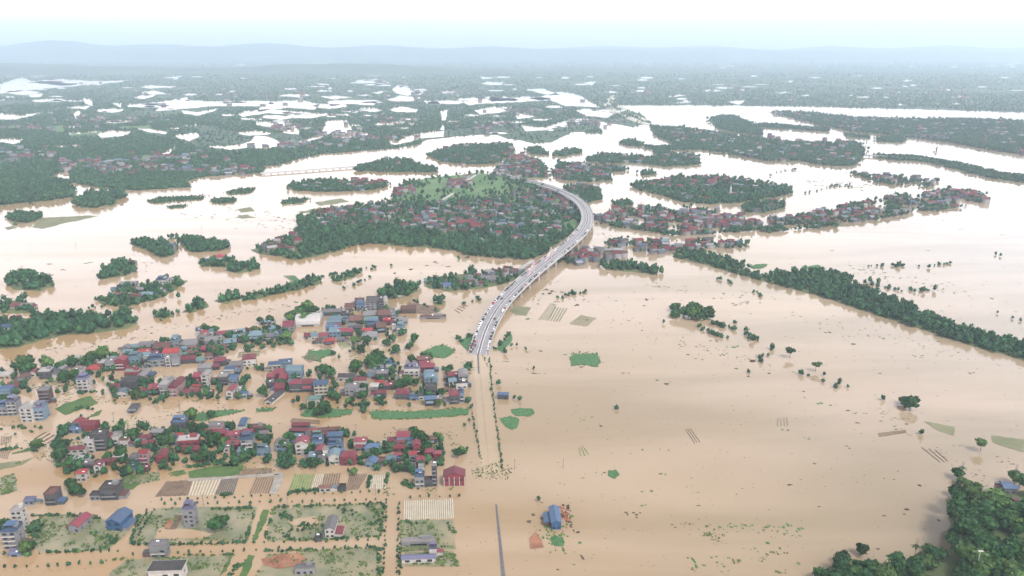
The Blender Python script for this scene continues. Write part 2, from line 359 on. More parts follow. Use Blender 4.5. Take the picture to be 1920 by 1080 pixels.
RICE = [P(s) for s in '''1068 670 1078 662 1120 663 1127 678 1118 688 1098 684 1070 686
572 672 578 657 620 655 627 664 602 672 603 680 595 677
812 650 835 647 852 655 842 668 830 672 800 668 790 660
693 774 700 770 760 772 830 767 880 765 878 778 800 784 740 786 700 785
563 778 572 765 600 764 660 768 660 776 630 782 600 783 570 781
480 768 495 765 517 765 508 771 484 773
350 778 375 775 420 769 462 769 430 777 402 783 380 790 352 787
1405 497 1440 495 1432 502 1420 504 1405 501
1510 500 1535 496 1550 504 1530 509 1512 505
958 767 975 764 998 766 1003 774 990 781 966 779
936 784 955 780 974 786 972 796 960 806 948 800
930 655 935 640 955 632 948 620 960 628 955 645 942 660
860 640 880 628 888 640 878 660 868 650
262 736 268 720 300 719 298 738 272 742
1030 1010 1040 1003 1055 1008 1056 1024 1040 1024
1140 882 1155 880 1162 890 1152 898 1140 892
540 520 552 516 566 528 556 532'''.split('\n')]
sheets('rice_patches', RICE, .22, M['rice'], 'bright green rice and hyacinth patches floating above the flood', jx=3.5, jy=1.3)
CROP = [P(s) for s in '''103 766 120 757 170 742 184 756 150 768 122 778
352 884 400 874 432 870 458 872 448 890 420 893 355 896
320 886 345 880 350 888 330 894
405 875 440 866 460 866 445 874
472 1010 494 955 505 956 500 975 480 1013
448 1080 465 1040 478 1042 472 1062 462 1080
412 1080 430 1045 436 1042 425 1070
160 785 180 772 192 768 186 778
50 840 75 832 60 845 20 852
210 916 222 900 245 908 262 903 248 918'''.split('\n')]
sheets('crop_strips', CROP, .2, M['rice_dark'], 'dark green crop strips between the flooded village lanes')
PLOT = [P(s) for s in '''60 975 100 965 172 968 235 985 250 990 200 1032 70 1034
262 965 300 952 400 950 482 950 466 1014 300 1015 240 1020
512 955 600 948 720 945 716 1005 560 1012 500 1016
752 975 850 975 855 1030 750 1035
205 1075 235 1052 280 1045 400 1042 440 1040 412 1080 205 1080
500 1040 600 1032 708 1028 712 1080 480 1080
225 890 300 885 300 900 232 914
0 895 28 888 34 920 0 930
758 1035 850 1033 862 1062 756 1062'''.split('\n')]
sheets('flooded_plots', PLOT, .05, M['soaked_grey'], 'grey-green building plots under a hand of water', jx=1, jy=.6)
PLOT2 = [P(s) for s in '''300 990 360 992 400 1000 380 1010 290 1010
540 975 590 968 600 985 560 995
0 640 20 640 20 650 0 650''' .split('\n')[:2]]
sheets('silted_pools', PLOT2, .09, M['water'], 'tan silted pools inside the grey plots', cat='water')
MUD = [P(s) for s in '''490 1048 520 1040 560 1037 577 1048 560 1060 520 1066 495 1060
992 1010 1003 996 1016 1012 1020 1026 994 1029
305 985 316 970 326 978 318 992''' .split('\n')]
sheets('red_earth_heaps', MUD, .25, M['redsoil'], 'heaps of red earth poking out of the flood')
SLAB = [P(s) for s in '''752 578 768 568 818 573 826 582 800 590 765 586
310 992 330 965 342 966 330 992''' .split('\n')]
sheets('bare_yards', SLAB, .2, M['soil'], 'bare grey-brown yards between the drowned fields')
# vegetable beds: raised ridges with water between them
def beds(corners, n, m, fill=.5, label='', along=0):
    a, b, c, d = [Vector(gp(x, y, 0)) for x, y in P(corners)]    # a-b near edge (left to right), d-c far edge
    V, T = [], []
    for i in range(n):
        t0 = (i + .5 - fill / 2) / n; t1 = (i + .5 + fill / 2) / n
        if along: pts = [a.lerp(d, t0), b.lerp(c, t0), b.lerp(c, t1), a.lerp(d, t1)]
        else: pts = [a.lerp(b, t0), a.lerp(b, t1), d.lerp(c, t1), d.lerp(c, t0)]
        s0, s1 = rnd.uniform(0, .05), rnd.uniform(.94, 1)
        if not along: pts = [pts[0].lerp(pts[3], s0), pts[1].lerp(pts[2], s0), pts[1].lerp(pts[2], s1), pts[0].lerp(pts[3], s1)]
        k = len(V); V += [p + Vector((0, 0, .32)) for p in pts] + [p - Vector((0, 0, .1)) for p in pts]
        T += [(k, k + 1, k + 2, k + 3)] + [(k + j, k + 4 + j, k + 4 + (j + 1) % 4, k + (j + 1) % 4) for j in range(4)]
    o = link('vegetable_beds', mesh('vegetable_beds', V, T), [m])
    tag(o, label, 'field', kind='structure')
for s, n, m, f, lb, al in (
    ('290 932 352 930 362 899 312 903', 14, 'soil', .75, 'brown ploughed beds at the west end of the long bed row', 0),
    ('352 930 402 929 416 898 362 899', 9, 'soil_pale', .45, 'pale covered beds beside the brown ploughed ones', 0),
    ('402 929 438 928 448 896 416 898', 9, 'soil_dark', .6, 'blackish beds in the long bed row', 0),
    ('466 926 505 925 516 893 480 895', 8, 'soil', .5, 'brown ridged beds west of the concrete track', 0),
    ('540 920 582 919 590 888 552 890', 8, 'bed_green', .5, 'green ridged beds east of the concrete track', 0),
    ('582 919 604 918 608 888 592 888', 5, 'soil_pale', .5, 'pale thin beds next to the green ones', 0),
    ('600 918 634 917 640 887 608 888', 7, 'soil', .5, 'brown ridged beds in the middle of the bed row', 0),
    ('648 920 672 918 690 888 655 889', 8, 'soil', .6, 'brown beds by the small dark hut', 0),
    ('692 918 724 917 722 890 696 891', 8, 'soil_pale', .6, 'white film-covered beds by the green hedge', 0),
    ('756 976 852 973 850 935 757 938', 24, 'soil_pale', .55, 'large grey-white greenhouse beds south of the red shed', 0),
    ('446 892 482 889 490 878 458 880', 9, 'soil', .5, 'short ridged beds behind the concrete track', 0),
    ('478 890 512 888 510 878 490 879', 3, 'soil', .8, 'short brown beds by the pump house', 0),
    ('700 841 722 840 745 820 722 820', 4, 'soil_pale', .4, 'white strips behind the red-roofed house', 0),
    ('543 792 600 796 600 788 548 784', 4, 'soil', .35, 'four thin drowned ridges above the blue-roofed cluster', 1),
    ('206 812 226 813 240 789 220 790', 5, 'bed_green', .75, 'bright green beds behind the grey roof', 0),
    ('563 669 580 681 604 672 588 662', 7, 'soil', .35, 'thin drowned ridges beside the green paddy', 0),
    ('445 671 486 668 488 657 448 660', 3, 'scrub', .6, 'three olive beds near the red-roofed house', 1),
    ('568 634 600 636 612 622 580 618', 7, 'bed_green', .35, 'dark ridges in front of the white greenhouse', 0),
    ('602 656 625 654 618 646 598 648', 7, 'soil', .35, 'dark ridges below the red roofs by the greenhouse', 0),
    ('640 655 662 652 650 640 630 644', 5, 'bed_green', .3, 'dark ridges west of the round grove', 0),
    ('122 795 140 800 165 778 150 776', 7, 'soil_pale', .35, 'faint pale ridges below the green crop field', 0),
    ('60 822 110 838 130 825 84 808', 6, 'soil', .3, 'brown drowned ridges in the western field', 0),
    ('-5 858 14 862 20 845 0 840', 6, 'soil', .35, 'dark ridges at the left edge of the flood', 0),
    ('0 835 22 830 20 818 2 818', 6, 'soil', .35, 'dark ridges by the small hedges', 0),
    ('1008 600 1026 602 1046 570 1032 568', 5, 'scrub', .3, 'pale ridges east of the bridge', 0),
    ('1025 602 1050 604 1066 578 1040 574', 5, 'scrub', .35, 'second set of pale ridges east of the bridge', 0),
    ('1066 608 1100 613 1118 596 1090 590', 12, 'scrub', .4, 'greyish net house east of the bridge', 0),
    ('365 758 372 752 388 738 381 738', 2, 'soil', .4, 'two slanting ridges below the white tall house', 0),
    ('1648 820 1700 812 1698 806 1646 812', 4, 'soil', .22, 'thin dark ridges in the eastern flood', 1),
    ('1760 868 1782 866 1760 845 1722 838', 3, 'soil', .15, 'slanting thin ridges in the eastern flood', 0),
    ('1300 832 1316 830 1296 803 1282 804', 3, 'soil', .12, 'three faint lines in the middle of the flood', 0),
    ('1085 856 1108 853 1096 838 1084 839', 3, 'bed_green', .15, 'three faint green lines in the flood', 0),
    ('1455 800 1480 798 1478 782 1456 784', 4, 'soil', .12, 'faint ridges in the open flood', 0),
    ('860 590 880 572 866 570 850 582', 4, 'soil', .2, 'dark ridges west of the bridge ramp', 0)):
    beds(s, n, M[m], f, lb, al)
# concrete farm tracks
sheets('farm_tracks', [P('350 898 440 892 512 887 530 884 530 888 512 892 440 897 352 902'), P('505 925 512 905 515 889 532 888 528 906 518 926')], .4, M['track'], 'pale concrete farm tracks between the vegetable beds', thick=.4, rough=False, cat='path')
# drowned main road, its crown a hand under water
sheets('flooded_road', [P('886 662 894 662 917 885 903 885'), P('898 662 917 660 925 740 938 885 919 885')], .03, M['shoal'], 'drowned highway showing faintly under the water below the ramp', rough=True, jx=1.1, jy=.8, cat='road')
sheets('lane_divider', [P('894.5 662 897.5 662 899 700 896.5 700'), P('929 945 932 945 948 1085 941 1085')], .3, M['median'], 'dark lane divider and dyke top just breaking the surface', rough=False, thick=.35, cat='road')
# ------------------------------------------------------------------ distant hills
def hills():
    for nm, dist, prof, lb in (('hills', 17000, [(-900, 87), (-300, 85), (0, 86), (120, 81), (190, 79), (260, 84), (380, 86), (480, 83), (620, 86), (760, 89), (900, 90), (1100, 92), (1500, 94), (2800, 95)], 'faint blue hill range on the far left horizon'),
                               ('hills', 19500, [(-900, 85), (300, 86), (700, 87), (1000, 89), (1250, 87), (1400, 90), (1600, 88), (1750, 87), (1900, 89), (2800, 87)], 'barely visible second hill range along the whole horizon'),
                               ('hills', 9500, [(-900, 108), (-100, 116), (60, 115), (200, 120), (330, 123), (480, 124), (520, 119), (640, 115), (760, 119), (880, 124), (1100, 127), (2800, 128)], 'low wooded hills before the left horizon')):
        xs = np.linspace(-900, 2800, 260); ty = np.interp(xs, [p[0] for p in prof], [p[1] for p in prof])
        z = H + (85 - ty) / F * dist; z = np.maximum(z, 2)
        nzv = np.interp(xs, xs, np.convolve(rng.normal(0, 1, 260), np.ones(5) / 5, 'same')); z = np.maximum(z * (1 + .05 * nzv), 2)
        V = []; T = []; dep = dist * .14; K = 9
        for k in range(K):
            s = k / (K - 1) * 2 - 1; prof_k = (math.cos(s * math.pi) + 1) / 2
            for i, x in enumerate(xs):
                d = dist + s * dep + 120 * math.sin(i * .7 + k)
                V.append(((x - 960) / F * d, d, z[i] * prof_k * (1 + .1 * math.sin(i * .45 + k * 1.7)) + .4))
        n = len(xs)
        for k in range(K - 1):
            for i in range(n - 1): T.append((k * n + i, k * n + i + 1, (k + 1) * n + i + 1, (k + 1) * n + i))
        me = mesh(nm, V, T); me.polygons.foreach_set('use_smooth', [True] * len(T))
        tag(link(nm, me, [M['hill']]), lb, 'hills', kind='structure')
hills()
# near wooded hillside (lower right corner)
HILLP = P('1540 1085 1560 1062 1600 1050 1640 1066 1690 1078 1712 1058 1745 1056 1775 1075 1788 1065 1790 1020 1780 1005 1790 985 1786 950 1810 945 1850 950 1870 960 1890 940 1925 925 2150 940 2150 1330 1500 1330')
def hz(X, Y):
    c = gp(2000, 1100); d = math.hypot(X - c[0], Y - c[1]); return max(0, 1 - d / 135) ** 1.2 * 26 + .5
hv = []; hf = []; g = [Vector(gp(x, y, 0)) for x, y in HILLP]
bx0, bx1, by0, by1 = min(v.x for v in g), max(v.x for v in g), min(v.y for v in g), max(v.y for v in g)
NX = 70; NY = 70; gx = np.linspace(bx0, bx1, NX); gy = np.linspace(by0, by1, NY); ins = np.array([inpoly(gx, np.full(NX, y), [(v.x, v.y) for v in g]) for y in gy])
for j in range(NY):
    for i in range(NX): hv.append((gx[i], gy[j], hz(gx[i], gy[j]) if ins[j, i] else -.5))
for j in range(NY - 1):
    for i in range(NX - 1):
        if ins[j:j + 2, i:i + 2].any(): hf.append((j * NX + i, j * NX + i + 1, (j + 1) * NX + i + 1, (j + 1) * NX + i))
tag(link('hillside', mesh('hillside', hv, hf), [M['land']]), 'wooded hillside rising from the flood in the lower right corner', 'ground', kind='structure')
# ------------------------------------------------------------------ trees
def ico(sub):
    t = (1 + 5 ** .5) / 2
    V = [(-1, t, 0), (1, t, 0), (-1, -t, 0), (1, -t, 0), (0, -1, t), (0, 1, t), (0, -1, -t), (0, 1, -t), (t, 0, -1), (t, 0, 1), (-t, 0, -1), (-t, 0, 1)]
    V = [Vector(v).normalized() for v in V]
    T = [(0, 11, 5), (0, 5, 1), (0, 1, 7), (0, 7, 10), (0, 10, 11), (1, 5, 9), (5, 11, 4), (11, 10, 2), (10, 7, 6), (7, 1, 8), (3, 9, 4), (3, 4, 2), (3, 2, 6), (3, 6, 8), (3, 8, 9), (4, 9, 5), (2, 4, 11), (6, 2, 10), (8, 6, 7), (9, 8, 1)]
    for _ in range(sub):
        c = {}; N = []
        def mid(a, b):
            k = (min(a, b), max(a, b))
            if k not in c: c[k] = len(V); V.append(((V[a] + V[b]) / 2).normalized())
            return c[k]
        for a, b, d in T:
            x, y, z = mid(a, b), mid(b, d), mid(d, a); N += [(a, x, z), (b, y, x), (d, z, y), (x, y, z)]
        T = N
    return np.array([tuple(v) for v in V]), np.array(T)
ICO = {k: ico(k) for k in (0, 1, 2)}
def crown(lobes, sub, leaves, seed, leafsize=.16, squash=.8):
    "unit crown (radius about 1, base at z=0): uneven leafy lobes and a shell of loose leaf sprays"
    r = np.random.default_rng(seed); Vs, Ts = [], []; n = 0
    L = [(0, 0, .62, .62)] + [(*(r.uniform(-.55, .55, 2)), r.uniform(.3, .95), r.uniform(.3, .5)) for _ in range(lobes)]
    for x, y, z, q in L:
        v, t = ICO[sub]; v = v * (1 + r.uniform(-.28, .22, (len(v), 1))) * q; v = v * [1, 1, squash] + [x, y, z]
        Vs.append(v); Ts.append(t + n); n += len(v)
    for _ in range(leaves):
        x, y, z, q = L[r.integers(len(L))]; d = r.normal(0, 1, 3); d /= np.linalg.norm(d)
        if d[2] < -.4: d[2] *= -1
        c = np.array([x, y, z]) + d * q * r.uniform(.9, 1.28) * [1, 1, squash]
        a = r.normal(0, 1, 3); b = r.normal(0, 1, 3); a /= np.linalg.norm(a); b /= np.linalg.norm(b); s = leafsize * r.uniform(.6, 1.4)
        Vs.append(np.array([c + a * s, c + b * s, c - a * s * .8, c - b * s * .8])); Ts.append(np.array([(0, 1, 2), (0, 2, 3)]) + n); n += 4
    V = np.concatenate(Vs); V[:, 2] = np.maximum(V[:, 2], -.02); return V, np.concatenate(Ts)
FULL = [crown(7, 1, 260, s) for s in range(6)] + [crown(5, 1, 150, 9, .2, .45)]       # last one: flat open umbrella crown
MID = [crown(3, 0, 26, 20 + s, .22) for s in range(6)]
LOW = [crown(1, 0, 6, 40 + s, .3) for s in range(5)]
CROWNME = [bigmesh('crown', v, t) for v, t in FULL]
for me in CROWNME: me.materials.append(M['leaf'])
CROWNLT = [me.copy() for me in CROWNME]
for me in CROWNLT: me.materials.clear(); me.materials.append(M['leaf_light'])
def trunk_mesh():
    V, T = [], []; 
    def seg(a, b, ra, rb):
        k = len(V)
        for p, q in ((a, ra), (b, rb)):
            for i in range(6): V.append((p[0] + q * math.cos(i * math.pi / 3), p[1] + q * math.sin(i * math.pi / 3), p[2]))
        for i in range(6): T.append((k + i, k + (i + 1) % 6, k + 6 + (i + 1) % 6, k + 6 + i))
    seg((0, 0, -.3), (.03, 0, .5), .07, .05)
    for dx, dy in ((.25, .1), (-.2, .2), (.05, -.28), (-.22, -.12)): seg((.03, 0, .4), (dx, dy, .8), .035, .015)
    return mesh('trunk', V, T)
TRUNK = trunk_mesh(); TRUNK.materials.append(M['bark'])
# palm
def palm_crown():
    r = random.Random(5); V, T = [], []
    for k in range(11):
        a = k * 2 * math.pi / 11 + r.uniform(-.2, .2); L = r.uniform(.85, 1.1); pr = None
        for s in range(5):
            t = s / 4; x = L * t; z = .25 * math.sin(t * 2.6) - .25 * t * t; w = .13 * math.sin(math.pi * min(.95, t * .9 + .08))
            k0 = len(V); V += [(math.cos(a) * x - math.sin(a) * w, math.sin(a) * x + math.cos(a) * w, z - .06), (math.cos(a) * x, math.sin(a) * x, z), (math.cos(a) * x + math.sin(a) * w, math.sin(a) * x - math.cos(a) * w, z - .06)]
            if pr is not None: T += [(pr, pr + 1, k0 + 1, k0), (pr + 1, pr + 2, k0 + 2, k0 + 1)]
            pr = k0
    return mesh('palm_fronds', V, T)
def gap(x, y): return math.sin(x * .083 + 1.3 * math.sin(y * .31)) + math.sin(y * .47 + x * .021) + .8 * math.sin(x * .031 - y * .19 + 2)      # where water stands between the houses
RAG = ('long drowned village', 'village point', 'village by the bridge', 'village link')
TREES = []      # x, y, z, radius, height, px size, label, group, flat
def ground(X, Y): return 0.35
def add_tree(X, Y, h, label, group=None, wide=.5, style=0, z=None):
    TREES.append([X, Y, .3 if z is None else z, h * wide, h, h * wide * 2 / max(200, (X * X + Y * Y + H * H) ** .5) * F, label, group, style])
def fill(pts, cov, h0, h1, label, group, wide=.52, style=0, zf=None, gmin=0):
    xs = [p[0] for p in pts]; ys = [p[1] for p in pts]; area = 0
    area = abs(sum(a[0] * b[1] - b[0] * a[1] for a, b in zip(pts, pts[1:] + pts[:1]))) / 2; ym = sum(ys) / len(ys)
    d = (h0 + h1) / 2 * wide * 2 / mpp(ym); n = int(cov * area / (d * d * max(.12, sdep(ym)) * .62)); n = max(n, 3)
    k = 0; tries = 0
    while k < n and tries < n * 12:
        tries += 1; x = rnd.uniform(min(xs), max(xs)); y = rnd.uniform(min(ys), max(ys))
        if not inpoly(np.array([x]), np.array([y]), pts)[0]: continue
        if label in ('island', 'i') and any(inpoly(np.array([x]), np.array([y - 1]), g)[0] for g in GRASS[:3]) and rnd.random() > .07 + .6 * (math.sin(x * .07) * math.sin(y * .23) > .35): k += 1; continue
        if style == 2 and gap(x, y) < -.35: k += 1; continue
        if 1838 < x < 1910 and 922 < y < 1004: k += 1; continue
        if label in ('island', 'i') and rnd.random() < .3: x += rnd.gauss(0, 5); y += rnd.gauss(0, 1.2)
        X, Y, _ = gp(x, y, .3); add_tree(X, Y, rnd.uniform(h0, h1) * rnd.choice((.45, .75, 1, 1, 1.2)), label, group, wide * rnd.uniform(.85, 1.15), 0 if style == 2 else style, zf(X, Y) if zf else None); k += 1
# groves of the near town: polygon | cover | heights | label
GROVES = [l.split('|') for l in '''48 683 60 672 80 668 95 690 120 690 115 700 95 705 60 706 35 700|1.1|8 13|dense tall tree in the dark grove at the west end of the village row
85 690 110 680 150 678 175 676 175 684 150 690 110 696|1|7 10|bushy tree between the river and the grey village roofs
170 672 185 662 200 660 220 664 228 672 222 682 190 684 172 682|1.2|8 12|tall tree of the grove above the red balcony house
280 645 300 640 322 634 320 642 285 648|1.1|4 7|low tree on the river edge behind the brown roof
372 622 385 618 410 624 430 628 440 626 440 632 405 634 375 630|.7|5 9|slim dark tree on the river side of the village row
430 628 450 620 470 616 480 622 500 622 520 634 500 634 470 630 440 634|1|6 10|leafy tree behind the pale blue roofs by the river
488 607 500 603 508 606 506 612 490 612|1.2|7 10|lone grove tree standing in the river edge
541 596 552 588 575 584 596 590 592 600 560 610 545 612|1.2|8 13|tall tree of the grove behind the white greenhouse
605 582 625 578 640 580 650 584 640 588 610 588|.7|5 8|small dark tree on the river edge of the crowded block
530 635 545 636 555 640 545 652 530 648|1.2|6 9|tree at the corner of the flooded lane by the greenhouse
655 650 668 640 690 642 700 650 680 662 665 660|1.4|8 12|dark tree of the round grove below the crowded block
705 645 740 640 760 640 750 650 715 650|.7|5 8|palm-like tree among the ruins below the crowded block
722 665 735 656 755 655 775 648 775 652 755 664 735 670|1.2|5 8|bushy tree on the green bank beside the river lane
770 640 775 634 780 638 778 645|1.3|7 9|single round tree at the tip of the green bank
785 672 800 666 815 668 818 678 800 680|1.2|5 8|bushy tree on the bank beside the star-shaped green patch
607 700 615 692 630 690 635 705 625 712 610 712|1.2|8 12|tall tree of the western clump behind the blue cream house
645 690 660 680 675 685 678 698 662 705 648 700|1.3|8 12|tall tree of the middle clump above the long dark roof
670 682 700 678 730 674 740 678 720 682 690 685|1|4 6|low shrub of the hedge linking the tall clumps
698 700 700 684 715 676 728 690 725 702 705 704|1.4|9 13|tall dark tree of the eastern clump by the white house
728 685 745 678 748 684 735 688|1.2|4 7|low tree behind the eastern clump
765 680 775 672 783 678 772 684|1.2|5 8|small tree north of the white house
576 700 605 690 607 700 585 704|.8|3 5|small orchard tree west of the tall clumps
740 718 752 705 770 708 785 712 780 724 760 732 742 728|1.3|7 11|tree in the garden of the long white house
675 735 685 728 692 738 685 748 672 748|1.4|7 10|dark tree beside the grey gabled house
620 752 640 742 650 745 645 756 630 758|1|4 7|garden bush below the cream house
630 755 660 750 690 758 690 764 640 762|.7|3 5|low garden bush along the flooded yard
672 772 680 766 688 772 684 780 675 782|1.3|6 9|single tree at the lane crossing above the green strip
575 770 595 760 612 768 620 775 600 782 580 780|1.3|6 9|tree of the clump on the green strip
560 772 570 766 580 772 570 778|1|4 7|small tree at the west tip of the green strip
482 738 490 728 500 730 500 742 488 746|1.4|7 10|round tree beside the long grey shed
487 692 492 686 494 694 488 698|1.2|6 8|tree behind the big red house
402 670 412 662 422 664 422 674 405 676|1.3|7 9|tree between the red roof and the open flood
100 720 130 706 150 705 165 712 160 722 130 722|.8|6 9|tree beside the narrow tall house
200 742 220 740 228 750 215 754|1|4 7|bushy tree in front of the red roofed house
245 744 262 742 275 748 300 752 318 755 312 760 290 758 250 752|1.2|5 9|dark tree along the front of the brown roofs
335 720 365 718 375 725 372 735 345 738|.7|4 7|garden tree between the tall red-roofed houses
345 786 360 778 385 776 405 774 400 784 370 788|1.2|5 8|tree on the western end of the long green bank
385 790 402 790 405 810 390 812|.7|4 6|garden tree behind the grey roof
110 850 122 838 130 860 145 866 148 876 120 882 105 870|1.3|8 12|tall tree of the clump at the west end of the hamlet
44 848 55 832 75 838 78 846 60 856 48 858|1.2|4 7|bushy tree in the western field corner
242 820 256 816 258 828 246 836|1.4|8 11|dark tree behind the brick-red roof
190 858 230 846 245 850 240 862 195 868|1.1|4 7|garden tree in front of the tall dark building
298 850 312 830 328 840 330 862 315 868|1.4|9 12|tall dark tree beside the maroon gable
380 838 400 820 420 822 420 842 400 850|1.2|7 10|tree of the thick grove in the middle hamlet
366 808 376 806 384 812 376 820|1.3|7 9|round tree above the maroon roofs
370 862 382 856 386 864 376 870|1.3|7 9|round tree in front of the middle hamlet
345 852 360 846 375 852 365 858|1|5 7|bush below the white and red terrace
222 888 240 878 250 884 240 896|1.2|5 8|tree between the red house and the ruin
115 915 130 905 150 912 180 915 185 928 150 934 120 930|1.1|6 9|bushy tree left of the grey concrete frame house
526 845 540 832 550 842 544 856 530 856|1.5|8 11|round bright tree beside the grey roof
566 850 582 842 588 852 575 860|1.2|6 8|tree in front of the white gabled house
576 868 590 864 592 878 578 880|1.3|5 7|bush at the end of the blue roofs
640 888 660 878 670 888 655 894|1.1|4 6|bush below the big maroon roof
690 856 705 848 712 856 700 862|1.3|6 8|tree over the blue hip roof
764 822 772 810 780 818 775 826|1.5|8 11|tall round tree behind the blue annex
780 830 792 814 800 826 812 842 810 856 790 850|1.4|8 12|tall tree of the dark grove by the red roofs
808 824 820 822 822 832 812 834|1.1|5 7|tree beside the brown hip roof
856 858 866 848 874 856 868 862|1.4|6 8|lone green tree west of the drowned highway
815 760 826 740 835 742 832 758 822 764|1.2|7 9|tree behind the blue roof by the highway
830 700 846 690 850 704 835 710|1|5 8|small tree east of the red roofs
836 716 843 712 846 722 838 724|1.1|5 7|tree west of the grey barrel roof
1 748 10 744 12 756 2 758|1.2|5 8|tree at the left edge by the blue roof
0 978 10 975 12 1000 0 1005|1.2|7 10|tree at the left edge beside the white house
40 1035 52 1012 62 1022 60 1040 45 1044|1.3|7 10|tree beside the grey house at the lower left
50 1000 70 985 80 1000 62 1012|.8|4 7|bush on the plot beside the white house
395 990 412 982 416 994 404 998|1.3|6 8|lone dark tree on the grassy plot by the tall grey house
1245 588 1262 580 1275 578 1272 600 1258 597|.8|8 11|thin crowned tree at the west end of the big flooded grove
1272 600 1290 582 1325 588 1336 602 1310 607|1.6|9 13|dense dark tree of the big grove in the eastern flood
1372 0 1372 0 1372 0|0|1 2|x
1684 760 1692 750 1705 760 1708 770 1696 776 1686 768|1.4|8 11|tree of the three-tree clump in the eastern flood
1785 900 1798 890 1812 902 1810 912 1795 914|.8|7 10|tall tree at the tip of the hillside shore
1772 930 1785 918 1800 925 1802 950 1785 944|1|7 10|shore tree below the tip
1792 942 1815 930 1850 932 1862 944 1840 952 1800 950|1.1|8 11|tree of the shore grove left of the blue roofs
1830 944 1855 934 1870 944 1850 952|1|6 9|tree of the shore grove by the water
1782 965 1796 958 1815 962 1812 970 1790 970|.8|4 7|shrub in the water off the hillside
1885 935 1900 905 1920 905 1925 935 1910 945|.9|8 11|tree behind the blue roofs on the hillside'''.split('\n')]
for p_, c_, h_, lb in GROVES:
    if lb == 'x': continue
    a, b = [float(v) for v in h_.split()]; fill(P(p_), float(c_) * .8, a, b, lb, 'trees of one grove: ' + lb)
# lone trees standing in the flood
for x, y, w, st, lb in ((1448, 655, 15, 1, 'slim umbrella-crowned tree north of the diagonal tree line'), (1481, 671, 19, 1, 'flat umbrella-crowned tree at the start of the diagonal tree line'), (1529, 696, 18, 1, 'pale leafy tree beside a small round bush on the diagonal line'), (1545, 705, 11, 0, 'small round bush touching the pale leafy tree'), (1574, 719, 16, 0, 'wide low tree in the middle of the diagonal line'), (1589, 727, 10, 0, 'little round bush right of the wide low tree'), (1655, 750, 14, 0, 'tall leaning tree near the end of the diagonal line'), (1404, 700, 10, 0, 'small round green tree alone below the debris line'), (1408, 640, 13, 1, 'bare-looking tree where the debris line turns'), (1244, 607, 10, 1, 'grey faded tree below the big grove'), (1396, 629, 9, 0, 'round bush on the debris line'), (1838, 846, 24, 1, 'ragged tree left of the green drowned field'), (1612, 1040, 32, 0, 'large leaning tree alone in front of the near shore'), (1728, 815, 17, 0, 'dark bush above the slanting ridges'), (1155, 768, 14, 0, 'bright green bush in the open flood east of the highway'), (964, 748, 10, 0, 'shrub by the road'), (975, 752, 16, 0, 'round dark tree right of the little blue roof'), (933, 722, 14, 0, 'dark tree on the roadside above the blue roof'), (922, 732, 11, 0, 'rounder shrub on the roadside'), (948, 664, 14, 0, 'clump tree right of the ramp'), (958, 650, 9, 0, 'square dark bush right of the ramp'), (969, 649, 9, 0, 'pointed bush beside the square one'), (986, 656, 8, 0, 'small pointed tree above the drowned hedge ring'), (1001, 692, 9, 0, 'faded lone tree below the hedge ring'), (656, 662, 9, 0, 'slim tree at the ridges west of the round grove'), (683, 662, 8, 0, 'slim tree in the river lane'), (701, 662, 8, 0, 'leaning slim tree in the river lane'), (627, 668, 15, 0, 'tree at the corner of the upper paddy'), (636, 672, 10, 0, 'little tree by the upper paddy'), (335, 560, 14, 1, 'pale tree in the river channel'), (205, 592, 10, 1, 'bare tree in the river off the wooded bank'), (90, 631, 10, 0, 'small tree in the river at the left'), (880, 790, 9, 0, 'roadside tree west of the drowned highway'), (884, 766, 12, 0, 'roadside tree by the long green strip'), (872, 800, 10, 0, 'small roadside bush'), (110, 778, 0, 0, ''), (76, 805, 11, 0, 'palm-like tree below the white houses'), (66, 802, 8, 0, 'yellowish young tree below the white houses'), (43, 805, 14, 0, 'bushy tree on the flooded western lane'), (153, 782, 9, 0, 'round tree just behind the bright red roof'), (166, 786, 7, 0, 'little tree behind the maroon roof'), (128, 832, 12, 0, 'dark tree on the hamlet lane'), (30, 816, 8, 0, 'bush by the western ridges'), (108, 872, 10, 0, 'bush at the hamlet end'), (1010, 940, 13, 1, 'ragged tree north west of the blue warehouse'), (1684, 500, 14, 0, 'tree on the drowned dyke beyond the levee'), (1742, 503, 12, 0, 'round tree on the drowned dyke beyond the levee'), (1630, 528, 14, 0, 'tree just beyond the levee'), (1646, 530, 12, 1, 'flat tree just beyond the levee'), (1732, 548, 13, 1, 'bent tree in the flood behind the levee'), (1752, 546, 13, 1, 'spreading tree in the flood behind the levee'), (1867, 478, 8, 0, 'tiny tree far out on the right'), (1876, 481, 8, 0, 'second tiny tree far out on the right'), (1898, 598, 9, 0, 'bush beyond the levee on the right'), (1912, 602, 9, 0, 'bush at the right edge beyond the levee'), (1870, 588, 8, 0, 'bush in the flood beyond the levee')):
    if not w: continue
    X, Y, _ = gp(x, y, 0); r_ = w * mpp(y) / 2 * .84; add_tree(X, Y, r_ * (1.9 if not st else 2.2), lb, None, .5 if not st else .46, st, z=.1)
